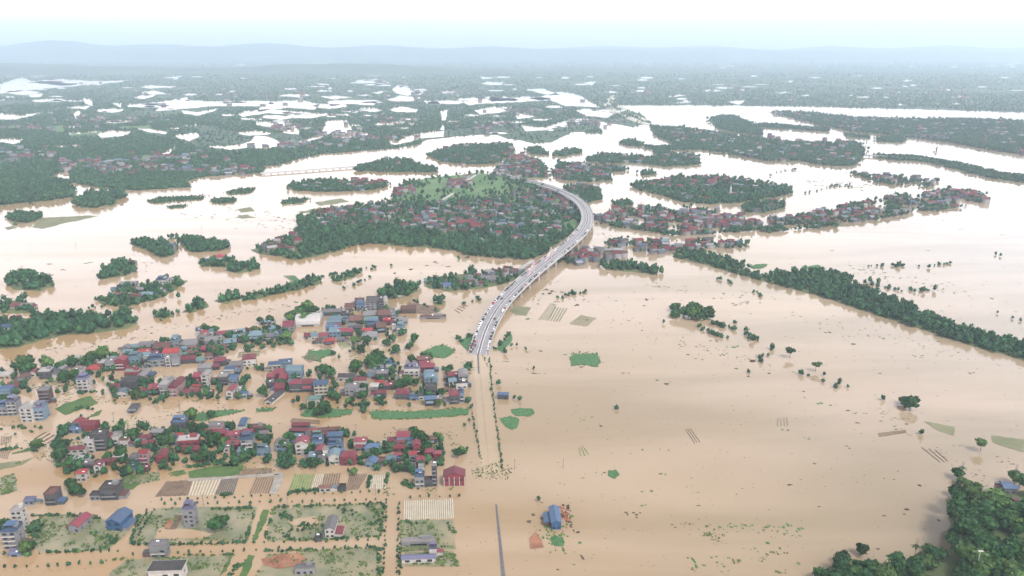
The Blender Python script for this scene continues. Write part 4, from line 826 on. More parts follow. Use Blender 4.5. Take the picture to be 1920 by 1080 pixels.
HOUSES = """9 711 20 8 4 F w C,24 731 22 10 4 G R G,41 718 16 10 5 g t G,8 743 22 10 6 S b B,62 707 12 8 5 g R W,85 711 20 9 8 F w K,102 705 14 7 4 S c G,113 702 10 8 6 g g G,130 689 28 10 5 H n W,147 686 8 5 9 F w W,144 711 22 10 7 F w G,174 701 24 10 5 H r C,196 693 18 8 7 F w K,212 692 16 8 8 F c K,226 695 18 9 11 g R R,157 736 20 10 13 F p W,85 757 20 8 13 F K U,25 779 18 10 13 F p G,52 792 24 14 13 F w W,75 789 18 12 12 F p B,6 780 18 10 9 F b G
240 731 30 14 8 H d K,215 736 16 10 5 G R G,229 745 18 8 5 g c W,247 775 15 14 3 S d G,309 744 16 18 12 F w G,325 744 15 22 9 B R P,264 740 18 8 4 G R G,291 741 22 12 7 G R K,385 727 12 11 13 g w W,371 722 16 10 9 G R R,359 742 28 8 4 G R C,368 733 14 5 5 G r C,429 705 20 9 6 S b W,418 723 18 9 9 F w K,437 720 16 7 6 S b B,431 748 12 14 8 g R W,446 741 18 8 6 H g W,455 747 16 6 4 S b W,392 742 12 6 4 G R K,400 722 10 7 5 G R K
274 658 28 12 5 G g G,236 659 14 7 4 g g G,239 668 16 8 4 G c G,255 657 16 6 4 S c G,270 666 22 7 4 G r C,303 662 30 13 6 G t K,328 655 16 14 8 F c G,356 656 24 13 6 G g P,377 647 18 14 6 F g P,372 630 8 5 6 F b W,383 634 12 7 6 G R G,395 630 10 6 6 G c W,401 648 30 10 6 G g G,419 631 24 6 4 G R W,392 661 28 8 4 G R R,415 658 14 8 4 G t P,428 650 18 7 5 G g K,322 682 28 11 12 G r G,316 689 9 3 10 F w W,330 688 14 6 9 F g G,294 688 30 9 8 F b G,251 685 22 11 8 F c B,270 678 20 8 6 S c W,278 690 12 7 6 F d G,208 695 18 9 9 F g G,246 696 18 7 4 G R R,248 706 28 6 5 F w R,264 714 14 16 5 g g G,352 682 30 9 5 G R K,343 672 14 6 4 G n G,376 682 14 8 4 G n G,412 687 20 9 6 H R K,383 700 24 9 6 H g G,392 675 14 6 5 F t P,405 694 12 7 4 G R K,290 671 16 6 5 S R G,312 670 12 6 4 G b G,345 662 10 6 5 G c G,362 668 16 6 4 G t K
432 652 22 9 6 H c K,454 635 14 7 6 F c W,470 626 20 6 4 G R C,478 640 24 10 7 H c G,500 639 26 8 5 G g K,506 628 20 8 7 H c B,517 634 10 8 5 g c B,498 609 22 5 4 G c G,456 643 14 7 4 G R K,444 640 12 6 5 G c B,440 630 14 6 5 G g W,541 624 20 12 8 G R G,577 612 46 18 3 B w W,593 599 16 6 6 G g W,580 636 18 7 4 G R G,592 637 18 6 5 G c W,607 637 16 7 5 G R G,617 646 18 8 4 H r R,598 645 12 6 4 G t G
623 592 36 7 5 G g K,632 602 22 5 4 G c G,626 612 26 8 6 S c B,623 621 24 5 5 G b B,635 617 10 4 5 G R B,628 633 22 9 7 S c B,648 631 26 8 6 G R K,650 608 12 5 5 F c G,648 600 16 8 6 F d K,668 608 24 11 5 G t K,656 584 18 8 6 G t C,676 583 14 8 8 B b B,684 585 10 6 5 F p W,674 573 16 7 6 G t U,699 582 26 14 10 F d G,716 583 8 8 14 F d K,724 575 8 6 10 F w W,697 598 30 9 5 G g G,696 607 26 7 5 G n B,700 617 24 8 6 F b K,721 602 22 11 8 G t K,737 599 10 9 9 F g G,726 609 14 6 6 G r R,689 626 20 6 4 G r K,693 639 28 11 5 H g W,716 624 18 10 7 G t K,739 621 7 5 6 F w W,752 627 16 10 8 F c W,753 608 24 8 4 G g G,706 638 9 4 4 F w W,766 588 28 8 6 G t U,812 598 50 3 3 F t G,742 558 20 4 3 F c W,660 618 14 6 5 G g B,672 622 14 6 5 G d K,640 642 12 5 4 G g G
841 541 18 6 4 G b W,813 531 32 6 4 G c G,880 533 14 8 7 F g G,894 538 8 8 6 F g G,918 529 38 8 4 G g G,928 514 16 5 4 G R K
468 687 24 12 8 H R W,443 696 22 9 7 G g G,516 698 24 9 7 S b C,536 690 24 7 6 S b B,508 719 14 9 7 G R K,523 714 24 11 8 H R R,531 723 12 10 8 G R R,524 738 18 12 6 G R R,508 728 16 6 5 F d K,503 758 16 26 3 g d W -14,552 712 28 11 9 B c B,555 736 24 10 9 H R K,578 735 24 10 9 H R K,603 745 26 11 13 G b C,588 758 24 9 5 H n W,622 742 12 5 4 F w P,545 725 12 6 5 S c B
650 715 32 8 5 G d W,673 723 28 7 6 G R W,660 743 26 11 8 F g G,677 746 18 7 7 G g G,698 709 18 8 6 F g B,717 713 22 8 7 F g K,712 701 20 5 5 F c W,711 727 18 7 5 G r K,728 731 18 7 5 G R K,702 736 14 7 6 B w G,714 746 20 8 5 G R K,716 735 10 5 4 F d K,730 693 12 7 6 F b W
772 707 29 8 9 F p W,749 724 16 7 6 F g C,754 749 26 12 6 H R K,776 751 16 5 3 S b B,790 750 10 5 4 F d W,794 682 22 8 5 G t K,797 691 20 6 6 G R K,802 700 24 8 7 G R R,804 712 18 8 7 H c B,806 721 20 8 8 H c B,816 723 10 14 7 g c B,808 743 20 8 9 F d K,807 761 20 8 7 G b K,823 753 14 5 3 F w K,850 716 20 9 7 G R G,869 723 18 12 10 B g G,849 727 14 7 7 G c W,866 729 22 6 6 F d W,852 758 18 13 9 H R K,866 754 8 8 9 F b B,839 735 12 4 3 G t K,943 749 20 6 5 G b K
145 806 20 11 6 g r B,165 809 28 12 6 G R R,139 813 22 5 4 S b B,142 857 36 7 7 G R W,153 868 30 5 4 S w B,158 879 40 6 4 F g K,168 850 18 9 11 F w W,187 846 28 12 14 F d K,212 837 24 8 9 F w W,233 838 16 6 6 F t W,220 827 14 6 6 F w W,202 873 24 6 4 S R R,222 864 18 5 4 S w W,184 888 13 11 7 g R W,153 903 18 10 7 H r W,205 838 12 6 10 F R R
270 832 22 9 5 H R K,295 822 22 8 6 G g G,262 839 18 5 5 S n G,278 841 20 8 5 G R K,271 873 16 9 11 G r P,253 875 16 9 8 F g G,250 885 10 5 4 F b B,271 885 16 6 4 G R R,335 808 26 11 8 F b K,330 828 28 8 5 G r K,304 870 20 14 7 g R R,296 866 10 10 5 g R R,326 835 12 6 6 F b B
354 842 38 10 8 F w R,355 850 34 5 4 S R R,403 818 40 5 5 G R R,405 816 22 10 9 G g P,437 830 24 10 7 H R G,437 843 24 9 5 G R R,455 817 12 16 9 B b W,464 826 18 10 7 G R R,465 852 22 14 13 F b G,455 858 16 7 6 S c B,492 855 24 9 5 F c B,482 816 24 7 7 F t K,492 822 18 6 5 G g G,425 848 12 6 5 G g W,419 824 14 6 6 G R R
528 848 22 11 7 S g B,564 809 32 7 6 G R K,562 821 30 6 7 G R K,578 822 10 6 6 F g G,589 817 14 6 5 G r R,617 816 42 7 5 G t R,605 824 22 6 5 G R R,556 831 24 8 6 G c K,567 854 24 13 11 g R W,595 830 20 7 6 F n G,596 847 20 9 9 F b B,628 836 28 10 9 H b K,629 848 28 8 7 F b B,627 871 20 13 8 g c W,600 862 14 12 8 g R K,586 866 12 9 5 S c B,604 869 15 4 5 F g G,611 863 7 7 9 F w W,653 873 28 13 8 H R R,545 838 14 6 5 G b B,640 858 12 7 6 G b B
676 846 22 9 9 H R W,698 852 28 10 6 H b B,695 877 20 10 5 g b B -12,712 872 20 9 3 F t K,733 869 18 8 4 G c B,747 861 12 6 4 G R K,735 839 16 9 6 H R K,756 837 24 13 9 G R B,770 843 13 11 6 S b B,748 847 24 4 4 S R R,808 833 20 8 5 G t K,782 853 14 10 9 g R R,774 869 14 8 8 H r G,805 862 16 9 7 H R R,820 865 14 7 7 H R R,767 885 24 9 4 S g K,789 877 16 9 6 S R K,790 886 11 5 5 F w W,815 912 9 8 17 F w K,787 914 18 11 9 F b G,803 913 14 6 6 F d K,852 911 40 15 8 g R R
96 948 20 16 9 F t K,55 947 18 5 4 S p B,36 990 20 12 13 F w W,22 1030 28 18 13 F b G,27 1044 20 5 3 S p B,139 998 22 26 5 g R G -8,214 995 30 26 7 g b Z -8,206 938 32 18 9 F d K,179 938 18 9 4 F d G,356 989 20 14 14 F p G,312 1092 62 20 9 H d W,298 1046 32 12 9 F g G,619 1009 18 28 7 g g W,610 923 22 6 4 G t W,642 922 13 6 4 F d K,785 1023 64 8 3 F w G,785 1056 64 5 4 G p W,572 1078 36 8 5 F g G,597 1016 12 4 3 F d K,812 1044 14 6 6 F p W
1043 993 18 34 6 g b Z 3,1889 946 24 9 5 G b G,1882 932 16 6 4 G b W,1847 973 22 8 5 G b B,1876 976 24 8 5 G d K
30 579 20 6 4 G R C,48 580 20 7 4 G g G,20 622 32 7 6 G b W,28 606 16 6 6 G R G,60 610 14 6 6 G t G,97 604 12 6 5 H r R,108 619 22 7 4 G b G,303 536 18 7 8 F b W,240 538 28 6 4 G g G,250 562 24 6 4 G R G,275 558 22 6 4 G c G,295 550 16 6 5 F w W,228 557 16 5 4 G t K,320 530 14 5 4 G g W,411 489 16 6 6 H r W,386 493 16 4 4 G b W,215 548 12 5 4 G c G,262 548 14 5 4 G g K"""
HS = []
for q in HOUSES.replace('\n', ',').split(','):
    t = q.split(); x, y, w, L, h = map(float, t[:5]); kd, rc, wc = t[5:8]; rot = float(t[8]) if len(t) > 8 else None
    if rc not in RC: rc = 'g'
    zone = next((z for z in ZONES if z[0] <= x < z[2] and z[1] <= y < z[3]), None); zn = zone[4] if zone else 'in the flooded village'
    HS.append(dict(x=x, y=y, w=w, L=L, h=h, k=kd, r=rc, c=wc, rot=rot, zone=zn, tall=h >= 9))
grp = {}
for h in HS: grp.setdefault((h['zone'], h['r'], h['k'], h['tall']), []).append(h)
for k, L in grp.items():
    L.sort(key=lambda h: h['x'])
    for i, h in enumerate(L):
        tall = 'tall ' if k[3] else ''; kn = KNAME[k[2]]
        if len(L) == 1: h['label'] = f"{tall}{RNAME[k[1]]} {kn} {k[0]}"
        else: h['label'] = f"{ORD[i]} {tall}{RNAME[k[1]]} {kn} from the west {k[0]}"
SPECIAL = {(852, 911): 'big maroon gabled shed with white posts beside the drowned highway', (214, 995): 'bright blue warehouse alone on its flooded plot', (139, 998): 'long maroon and grey shed west of the blue warehouse', (356, 989): 'lone tall grey house on the grassy plot',
           (312, 1092): 'white villa with a black hip roof at the bottom edge', (619, 1009): 'long grey gabled shed in the middle of the plots', (1043, 993): 'long blue warehouse alone in the open flood', (577, 612): 'long low white striped greenhouse', (385, 727): 'tall white house with blank side wall above the drowned ridges',
           (815, 912): 'narrow black and white tower house left of the big maroon shed', (187, 846): 'dark bare-walled tall house in the western hamlet', (206, 938): 'grey concrete frame house with open upper floor', (603, 745): 'tall cream house with blue roof above the leaf-green bank', (785, 1023): 'roofless white-walled shell on the eastern plots', (785, 1056): 'long slate blue low shed on the eastern plots',
           (465, 852): 'tall house with blue terraces at the east end of the middle hamlet', (157, 736): 'narrow tall house with blue top standing alone in the village lane', (52, 792): 'tall white house with small windows at the west end', (943, 749): 'little blue-roofed shed on the east side of the highway', (772, 707): 'long white two-storey house with flat blue roof'}
used = set()
for h in HS:
    sp = SPECIAL.get((int(h['x']), int(h['y']))); h['label'] = sp or h['label']
def build_house(h):
    m = mpp(h['y']); w = max(3.5, h['w'] * m * .98); d = max(3.5, h['L'] * m / max(.3, sdep(h['y'])) * .85); ht = h['h']
    X, Y, _ = gp(h['x'], h['y'], 0)
    rot = h['rot']
    if rot is None:
        rot = (3 if h['y'] > 900 else (rnd.uniform(4, 16) if h['y'] < 700 else rnd.uniform(-2, 9))) if h['x'] < 900 else rnd.uniform(-8, 8)
    elif h['x'] > 1000: rot = rot
    # long sheds slant because their axis points away from the camera's nadir line
    a = math.radians(rot); cx = X - math.sin(a) * d / 2; cy = Y + math.cos(a) * d / 2
    r = empty(NNAME[h['k']], (cx, cy, (hz(cx, cy) if h['x'] > 1800 else 0) - .3), a); tag(r, h['label'], 'house' if h['k'] != 'B' and h['k'] != 'S' else ('hall' if h['k'] == 'B' else 'shed'), 'flooded buildings ' + h['zone'])
    k = h['k']; b = MB(); rb = MB(); gab = roof_geo(rb, k, w, d, ht)
    b.box(-w / 2, w / 2, -d / 2, d / 2, -1, ht - .02)
    if gab:
        kk, half, rise = gab
        if kk == 'G': v = [(-w / 2, -d / 2, ht - .02), (-w / 2, d / 2, ht - .02), (-w / 2, 0, ht + rise), (w / 2, -d / 2, ht - .02), (w / 2, d / 2, ht - .02), (w / 2, 0, ht + rise)]
        else: v = [(-w / 2, -d / 2, ht - .02), (w / 2, -d / 2, ht - .02), (0, -d / 2, ht + rise), (-w / 2, d / 2, ht - .02), (w / 2, d / 2, ht - .02), (0, d / 2, ht + rise)]
        b.add(v, [(0, 1, 2), (3, 5, 4)])
    b.link('wall', WM[h['c']], r); rf = rb.link('roof', RM[h['r']], r)
    # openings on the front and on the side turned to the camera
    side = 1 if cx < 0 else -1; dark = h['c'] in 'KU'
    nf = max(1, int(ht // 3.2)); cols = 1 if w < 6 else (2 if w < 11 else 3)
    if ht <= 3.5: nf = 0
    nwin = 0
    for f in range(nf):
        z0 = f * 3.2 + 1.1
        if z0 + 1.6 > ht: break
        for c in range(cols):
            if rnd.random() < .12: continue
            ww = min(w / cols * rnd.uniform(.4, .65), 3); o = link('window', UNIT, parent=r); o.location = (-w / 2 + (c + .5) * w / cols, -d / 2 - .02, z0); o.scale = (ww, 1, rnd.uniform(1.3, 1.8)); nwin += 1
        sc = 1 if d < 9 else 2
        for c in range(sc):
            if rnd.random() < .3 or f == 0 and h['L'] < 6: continue
            o = link('window', UNIT, parent=r); o.location = (side * (w / 2 + .02), -d / 2 + (c + .5) * d / sc, z0); o.rotation_euler = (0, 0, side * math.pi / 2); o.scale = (rnd.uniform(1, 1.8), 1, 1.3)
        if ht >= 9 and f > 0 and w < 16 and h['x'] not in (356,):
            o = link('balcony', mesh('balcony', boxv(-w * .42, w * .42, -1.2, -.02, 0, .22) + boxv(-w * .42, w * .42, -1.2, -1.08, .22, .9), BOXF + [tuple(i + 8 for i in q) for q in BOXF]), [WM['W'] if not dark else WM['G']], r); o.location = (0, -d / 2, z0 - 1.0)
    if ht <= 3.5 and w > 5:
        o = link('doorway', UNIT, parent=r); o.location = (0, -d / 2 - .02, 0); o.scale = (w * .5, 1, ht * .6)
    if k == 'F':
        if rnd.random() < .55: o = link('water_tank', TANK, parent=r); o.location = (rnd.uniform(-.25, .25) * w, rnd.uniform(0, .3) * d, ht + .2)
        if rnd.random() < .5 and w > 6: MB().box(w * .05, w * .36, d * .05, d * .36, ht + .2, ht + 2.7).link('stair_hut', WM[h['c'] if not dark else 'G'], r)
        if h['r'] in 'bcpn':      # tin canopy over the roof terrace
            MB().box(-w * .44, w * .3, -d * .2, d * .46, ht + 2.8, ht + 2.95).box(-w * .42, -w * .4, -d * .18, -d * .16, ht + .2, ht + 2.8).box(w * .26, w * .28, -d * .18, -d * .16, ht + .2, ht + 2.8).link('canopy', RM[h['r']], r)
    elif rnd.random() < .25 and h['w'] < 26:
        o = link('water_tank', TANK, parent=r); o.location = (w * .3, -d * .3, ht + .1); o.scale = (.8, .8, .8)
    if k in 'GH' and h['L'] >= 8 and rnd.random() < .5:    # porch
        v = [(-w * .4, -d / 2 - 2.2, ht * .55), (w * .3, -d / 2 - 2.2, ht * .55), (w * .3, -d / 2 - .03, ht * .72), (-w * .4, -d / 2 - .03, ht * .72)]; v += [(x_, y_, z_ - .12) for x_, y_, z_ in v]
        MB().add(v, [(0, 1, 2, 3), (7, 6, 5, 4), (0, 4, 5, 1), (1, 5, 6, 2), (2, 6, 7, 3), (3, 7, 4, 0)]).link('porch_roof', RM[rnd.choice((h['r'], 'g', 'R', 'c'))], r)
    if rnd.random() < .6 and 8 < h['w'] < 34 and h['k'] != 'B':
        aw, ad, ah = rnd.uniform(3, 5), d * rnd.uniform(.4, .8), min(ht - .6, rnd.uniform(2.4, 4)); sd_ = rnd.choice((-1, 1)); x0 = sd_ * w / 2; x1 = sd_ * (w / 2 + aw); y0 = rnd.uniform(-d / 2 + .1, d / 2 - ad - .1)
        lo, hi = min(x0, x1), max(x0, x1); MB().box(lo + .03, hi - .03, y0, y0 + ad, -1, ah - .2).link('annex', WM[rnd.choice('GKCUW')], r)
        v = [(lo - .2 * (sd_ < 0), y0 - .4, ah + (.0 if sd_ < 0 else .7)), (hi + .2 * (sd_ > 0), y0 - .4, ah + (.7 if sd_ < 0 else 0)), (hi + .2 * (sd_ > 0), y0 + ad + .3, ah + (.7 if sd_ < 0 else 0)), (lo - .2 * (sd_ < 0), y0 + ad + .3, ah + (0 if sd_ < 0 else .7))]; v += [(x_, y_, z_ - .14) for x_, y_, z_ in v]
        MB().add(v, [(0, 1, 2, 3), (7, 6, 5, 4), (0, 4, 5, 1), (1, 5, 6, 2), (2, 6, 7, 3), (3, 7, 4, 0)]).link('annex_roof', RM[rnd.choice('ggdtcRRb')], r)
    h['obj'] = r; h['dim'] = (w, d, ht); h['c0'] = (cx, cy)
for h in HS: build_house(h)
# the big maroon shed: open front between white posts
for h in HS:
    if (int(h['x']), int(h['y'])) == (852, 911):
        w, d, ht = h['dim']
        for i in range(5): MB().box(-.25, .25, -.25, .25, 0, ht - .4).link('post', WM['W'], h['obj']).location = (-w / 2 + .2 + i * (w - .4) / 4, -d / 2 - .3, 0)
    if (int(h['x']), int(h['y'])) == (312, 1092):
        w, d, ht = h['dim']; MB().box(-w / 2 - .8, w / 2 + .8, -d / 2 - .8, -d / 2 - .5, ht - .5, ht).box(-w / 2 - .8, w / 2 + .8, d / 2 + .5, d / 2 + .8, ht - .5, ht).box(-w / 2 - .8, -w / 2 - .5, -d / 2 - .5, d / 2 + .5, ht - .5, ht).box(w / 2 + .5, w / 2 + .8, -d / 2 - .5, d / 2 + .5, ht - .5, ht).link('gutter', WM['W'], h['obj'])
# ---- all smaller, farther houses as one mass
def village_mass():
    V, T, C = [], [], []
    pal = [(.30, .05, .07), (.30, .05, .07), (.35, .08, .08), (.22, .12, .1), (.30, .33, .36), (.30, .33, .36), (.3, .42, .5), (.12, .2, .33), (.6, .6, .58), (.5, .5, .5), (.16, .17, .19)]
    wl = [(.7, .68, .64), (.4, .4, .4), (.55, .5, .4), (.3, .33, .36)]
    def put(px, py, s=1, red=0, low=.4):
        X, Y, _ = gp(px, py, .4); w = rnd.uniform(7, 13) * s; d = rnd.uniform(6, 9) * s; h = rnd.choice((3.5, 4, 4.5, 7, 8)) * min(s, 1.4); a = rnd.uniform(-.5, .5); c, s_ = math.cos(a), math.sin(a); r = h + d * .24; k = len(V)
        P_ = [(-w / 2, -d / 2, 0), (w / 2, -d / 2, 0), (w / 2, d / 2, 0), (-w / 2, d / 2, 0), (-w / 2, -d / 2, h), (w / 2, -d / 2, h), (w / 2, d / 2, h), (-w / 2, d / 2, h), (-w / 2, 0, r), (w / 2, 0, r)]
        roofv = [(-w * .54, -d * .58, h), (w * .54, -d * .58, h), (w * .54, d * .58, h), (-w * .54, d * .58, h), (-w * .54, 0, r + .15), (w * .54, 0, r + .15)]
        for x, y, z in P_ + roofv: V.append((X + x * c - y * s_, Y + x * s_ + y * c, z + .2))
        wc = rnd.choice(wl); rc = pal[rnd.randrange(3)] if rnd.random() < red else rnd.choice(pal); f = rnd.uniform(.75, 1.2)
        C.extend([wc] * 10 + [tuple(q * f for q in rc)] * 6)
        T.extend([(k + a_, k + b_, k + c_) for a_, b_, c_ in ((0, 1, 5), (0, 5, 4), (1, 2, 6), (1, 6, 5), (2, 3, 7), (2, 7, 6), (3, 0, 4), (3, 4, 7), (4, 8, 7), (5, 6, 9), (10, 11, 15), (10, 15, 14), (12, 13, 14), (12, 14, 15))])
    def scat(pts, n, **kw):
        xs = [p[0] for p in pts]; ys = [p[1] for p in pts]; k = 0; g = 0
        while k < n and g < n * 20:
            g += 1; x = rnd.uniform(min(xs), max(xs)); y = rnd.uniform(min(ys), max(ys))
            if inpoly(np.array([x]), np.array([y]), pts)[0] and not (x > 1100 and 355 < y < 500 and gap(x, y) < -.25): put(x, y, **kw); k += 1
    scat(P('600 400 650 390 740 382 880 380 960 366 1010 352 1050 370 1075 390 1070 420 1040 440 1000 455 960 450 900 440 840 440 780 430 700 420 640 425 600 430'), 300, s=1.0, red=.12)
    scat(P('780 400 900 390 960 400 960 430 850 435 780 425'), 70, s=1.1, red=.3)
    scat(P('480 470 540 446 570 440 580 470 540 480'), 14, s=1.15, red=.2); scat(P('600 392 660 392 660 425 600 425'), 30, s=1, red=.5)
    scat(P('738 360 776 354 780 368 740 371'), 16, s=1.2, red=1); scat(P('838 338 880 334 882 352 842 354'), 18, s=1.1, red=1); scat(P('655 338 728 342 724 352 665 355'), 26, s=1.1, red=.95)
    scat(P('855 425 905 418 915 442 870 440'), 12, s=1.3, red=1)
    scat(P('1200 348 1260 338 1340 334 1400 342 1480 356 1450 368 1330 380 1280 376'), 90, s=1.1, red=.35); scat(P('1310 340 1345 338 1340 352 1312 352'), 8, s=1.7, red=1)
    scat(P('1112 400 1220 389 1360 398 1425 415 1400 432 1290 441 1200 430 1120 415'), 190, s=1.1, red=.3)
    scat(P('1400 418 1530 400 1640 376 1740 362 1800 358 1855 372 1800 388 1680 404 1530 428 1405 433'), 170, s=1.05, red=.22); scat(P('1770 358 1845 366 1850 380 1790 384'), 40, s=1.1, red=.8)
    scat(P('1050 484 1120 462 1180 446 1300 454 1400 457 1340 468 1200 477 1080 497'), 70, s=1.15, red=.25)
    scat(P('930 322 962 292 1010 302 1025 330 960 332'), 60, s=1.2, red=.35); scat(P('1038 325 1100 310 1145 322 1145 337 1050 336'), 50, s=1.2, red=.15)
    scat(P('955 296 980 292 985 302 958 303'), 10, s=1.5, red=1)
    for l, pts in zip(LAND, LANDP):
        n = int(l[3]); 
        if n: scat(pts, n, s=1.3 if pts[0][1] < 300 else 1.1, red=.2)
    scat(P('1440 212 1600 224 1920 230 1920 290 1780 266 1600 246'), 120, s=1.5, red=.15); scat(P('1230 240 1600 268 1600 305 1440 300 1300 280'), 120, s=1.4, red=.2)
    scat(P('800 530 980 505 983 515 900 540 810 536'), 22, s=1, red=.15)
    for cx, cy, n, sx, sy in ((60, 290, 26, 50, 10), (170, 310, 40, 60, 8), (215, 320, 30, 40, 6), (330, 320, 30, 60, 8), (440, 320, 20, 40, 6), (200, 225, 40, 80, 6), (560, 275, 40, 80, 8), (530, 240, 26, 30, 6), (740, 225, 20, 80, 8), (1100, 232, 20, 60, 6), (320, 300, 30, 80, 10), (620, 250, 20, 60, 6), (990, 210, 30, 60, 5), (700, 262, 24, 60, 5), (940, 240, 20, 60, 6), (90, 240, 20, 60, 6), (1500, 150, 40, 300, 14), (1700, 170, 60, 200, 14), (400, 180, 30, 200, 12), (200, 150, 24, 200, 10), (1280, 170, 30, 200, 12), (820, 180, 24, 150, 10)):
        for k in range(int(n * .9)):
            x = rnd.gauss(cx, sx * .6); y = rnd.gauss(cy, sy * .6)
            if y > 120: put(x, y, s=1.5 if y > 200 else 2.3, red=.15)
    tag(link('far_village_houses', bigmesh('far_village_houses', np.array(V), np.array(T), np.array(C)), [M['houses']]), 'many hundreds of small red, grey and white village houses on the far islands', 'houses', kind='stuff')
village_mass()
# ------------------------------------------------------------------ bridge and roads
CL = [(897, 664, .2), (903, 642, 2), (911, 618, 4), (923, 594, 6), (938, 571, 8), (957, 550, 10), (980, 528, 11), (1005, 506, 12), (1030, 486, 12), (1055, 467, 12), (1076, 449, 12), (1092, 432, 12), (1101, 415, 12), (1100, 398, 12), (1090, 382, 11), (1070, 367, 10), (1040, 354, 8), (1005, 343, 6), (965, 333, 4), (925, 323, 1.5)]
pts = [Vector(gp(x, y, z)) for x, y, z in CL]
def spline(p, n=10):
    out = []
    for i in range(len(p) - 1):
        a, b, c, d = p[max(0, i - 1)], p[i], p[i + 1], p[min(len(p) - 1, i + 2)]
        for k in range(n):
            t = k / n; out.append(.5 * ((2 * b) + (c - a) * t + (2 * a - 5 * b + 4 * c - d) * t * t + (3 * b - a - 3 * c + d) * t ** 3))
    return out + [p[-1]]
SPL = spline(pts)
for _ in range(6): SPL = [SPL[0]] + [(SPL[i - 1] + SPL[i] * 2 + SPL[i + 1]) / 4 for i in range(1, len(SPL) - 1)] + [SPL[-1]]
def side_of(i):
    t = SPL[min(len(SPL) - 1, i + 1)] - SPL[max(0, i - 1)]; t.z = 0; t.normalize(); return Vector((t.y, -t.x, 0))
def ribbon(mb, o0, o1, z0, z1, i0=0, i1=None, S_=None):
    "long box following the road between lateral offsets o0..o1 and heights z0..z1"
    i1 = len(SPL) - 1 if i1 is None else i1; k = len(mb.v); n = i1 - i0 + 1
    for i in range(i0, i1 + 1):
        s = side_of(i); p = SPL[i]
        for o, z in ((o0, z0), (o1, z0), (o1, z1), (o0, z1)): q = p + s * o; mb.v.append((q.x, q.y, q.z + z))
    for i in range(n - 1):
        for j in range(4): a = k + i * 4 + j; b = k + i * 4 + (j + 1) % 4; mb.f.append((a, b, b + 4, a + 4))
    mb.f.append((k + 3, k + 2, k + 1, k)); e = k + (n - 1) * 4; mb.f.append((e, e + 1, e + 2, e + 3)); return mb
LEN = [0]
for a, b in zip(SPL, SPL[1:]): LEN.append(LEN[-1] + (b - a).length)
bridge = empty('road_bridge', SPL[0]); tag(bridge, 'long curving concrete road bridge climbing out of the flood', 'bridge')
off = -SPL[0]
def bl(mb, nm, m): o = mb.link(nm, m, bridge); o.location = off; return o
HW = 10.8
bl(ribbon(MB(), -HW, HW, -1.6, -.1), 'deck', M['concrete'])
bl(ribbon(MB(), -HW + 1.1, -.7, -.1, 0), 'carriageway', M['asphalt']); bl(ribbon(MB(), .7, HW - 1.1, -.1, 0), 'carriageway', M['asphalt'])
bl(ribbon(MB(), -HW, -HW + .45, -.1, 1.15), 'parapet', M['concrete']); bl(ribbon(MB(), HW - .45, HW, -.1, 1.15), 'parapet', M['concrete'])
bl(ribbon(MB(), -.35, .35, -.1, .9), 'median_barrier', M['median'])
bl(ribbon(MB(), -HW + 2.9, -HW + 3.15, .004, .012), 'edge_line', M['paint']); bl(ribbon(MB(), HW - 3.15, HW - 2.9, .004, .012), 'edge_line', M['paint']); bl(ribbon(MB(), -1.6, -1.35, .004, .012), 'edge_line', M['paint']); bl(ribbon(MB(), 1.35, 1.6, .004, .012), 'edge_line', M['paint'])
s0 = 45
while s0 < LEN[-1] - 20:
    i = min(range(len(LEN)), key=lambda j: abs(LEN[j] - s0)); p = SPL[i]; s = side_of(i); t = Vector((-s.y, s.x, 0))
    if p.z > 3:
        mb = MB()
        def obox(o0, o1, l0, l1, z0, z1):
            c = [p + s * a + t * b for a, b in ((o0, l0), (o1, l0), (o1, l1), (o0, l1))]; mb.add([(q.x, q.y, z) for z in (z0, z1) for q in c], BOXF)
        obox(-HW + 2, HW - 2, -.9, .9, p.z - 2.9, p.z - 1.62)
        for o in (-8, 0, 8): obox(o - .9, o + .9, -.8, .8, -2, p.z - 2.9)
        bl(mb, 'pier', M['concrete'])
    s0 += 36
for k, i in enumerate(range(6, len(SPL) - 4, 9)):
    bl(ribbon(MB(), -HW + .5, HW - .5, .004, .014, i, i + 1) if 0 else MB().add([tuple(SPL[i] + side_of(i) * a + Vector((-side_of(i).y, side_of(i).x, 0)) * b + Vector((0, 0, .016))) for a, b in ((-HW + .6, -.25), (HW - .6, -.25), (HW - .6, .25), (-HW + .6, .25))], [(0, 1, 2, 3)]), 'expansion_joint', M['median'])
# two single-plane pylons on the median with pale pink stay cables
for px, py in ((1005, 510), (1039, 484)):
    g_ = Vector(gp(px, py, 12)); i = min(range(len(SPL)), key=lambda j: (SPL[j] - g_).length); p = SPL[i]; s = side_of(i); t = Vector((-s.y, s.x, 0)); mb = MB()
    for sg in (1,):
        c = [p + s * a + t * b for a, b in ((-1.1, -1.5), (1.1, -1.5), (1.1, 1.5), (-1.1, 1.5))]; c2 = [p + s * a + t * b for a, b in ((-.7, -.9), (.7, -.9), (.7, .9), (-.7, .9))]
        mb.add([(q.x, q.y, p.z) for q in c] + [(q.x, q.y, p.z + 17) for q in c2], BOXF)
    bl(mb, 'pylon', WM['W'])
    for sg in (-1, 1):
        for k in range(5):
            j = i; tgt = (7 + k * 4.5); 
            while 0 < j < len(SPL) - 1 and abs(LEN[j] - LEN[i]) < tgt: j += sg
            q = SPL[j]; top = p + Vector((0, 0, 8.5 + k * 1.6)); mb = MB(); d_ = side_of(i) * .08
            c = [top - d_, top + d_, q + d_ + Vector((0, 0, .9)), q - d_ + Vector((0, 0, .9))]; mb.add([tuple(v) for v in c] + [tuple(v + Vector((0, 0, -.2))) for v in c], BOXF); bl(mb, 'stay_cable', M['pink'])
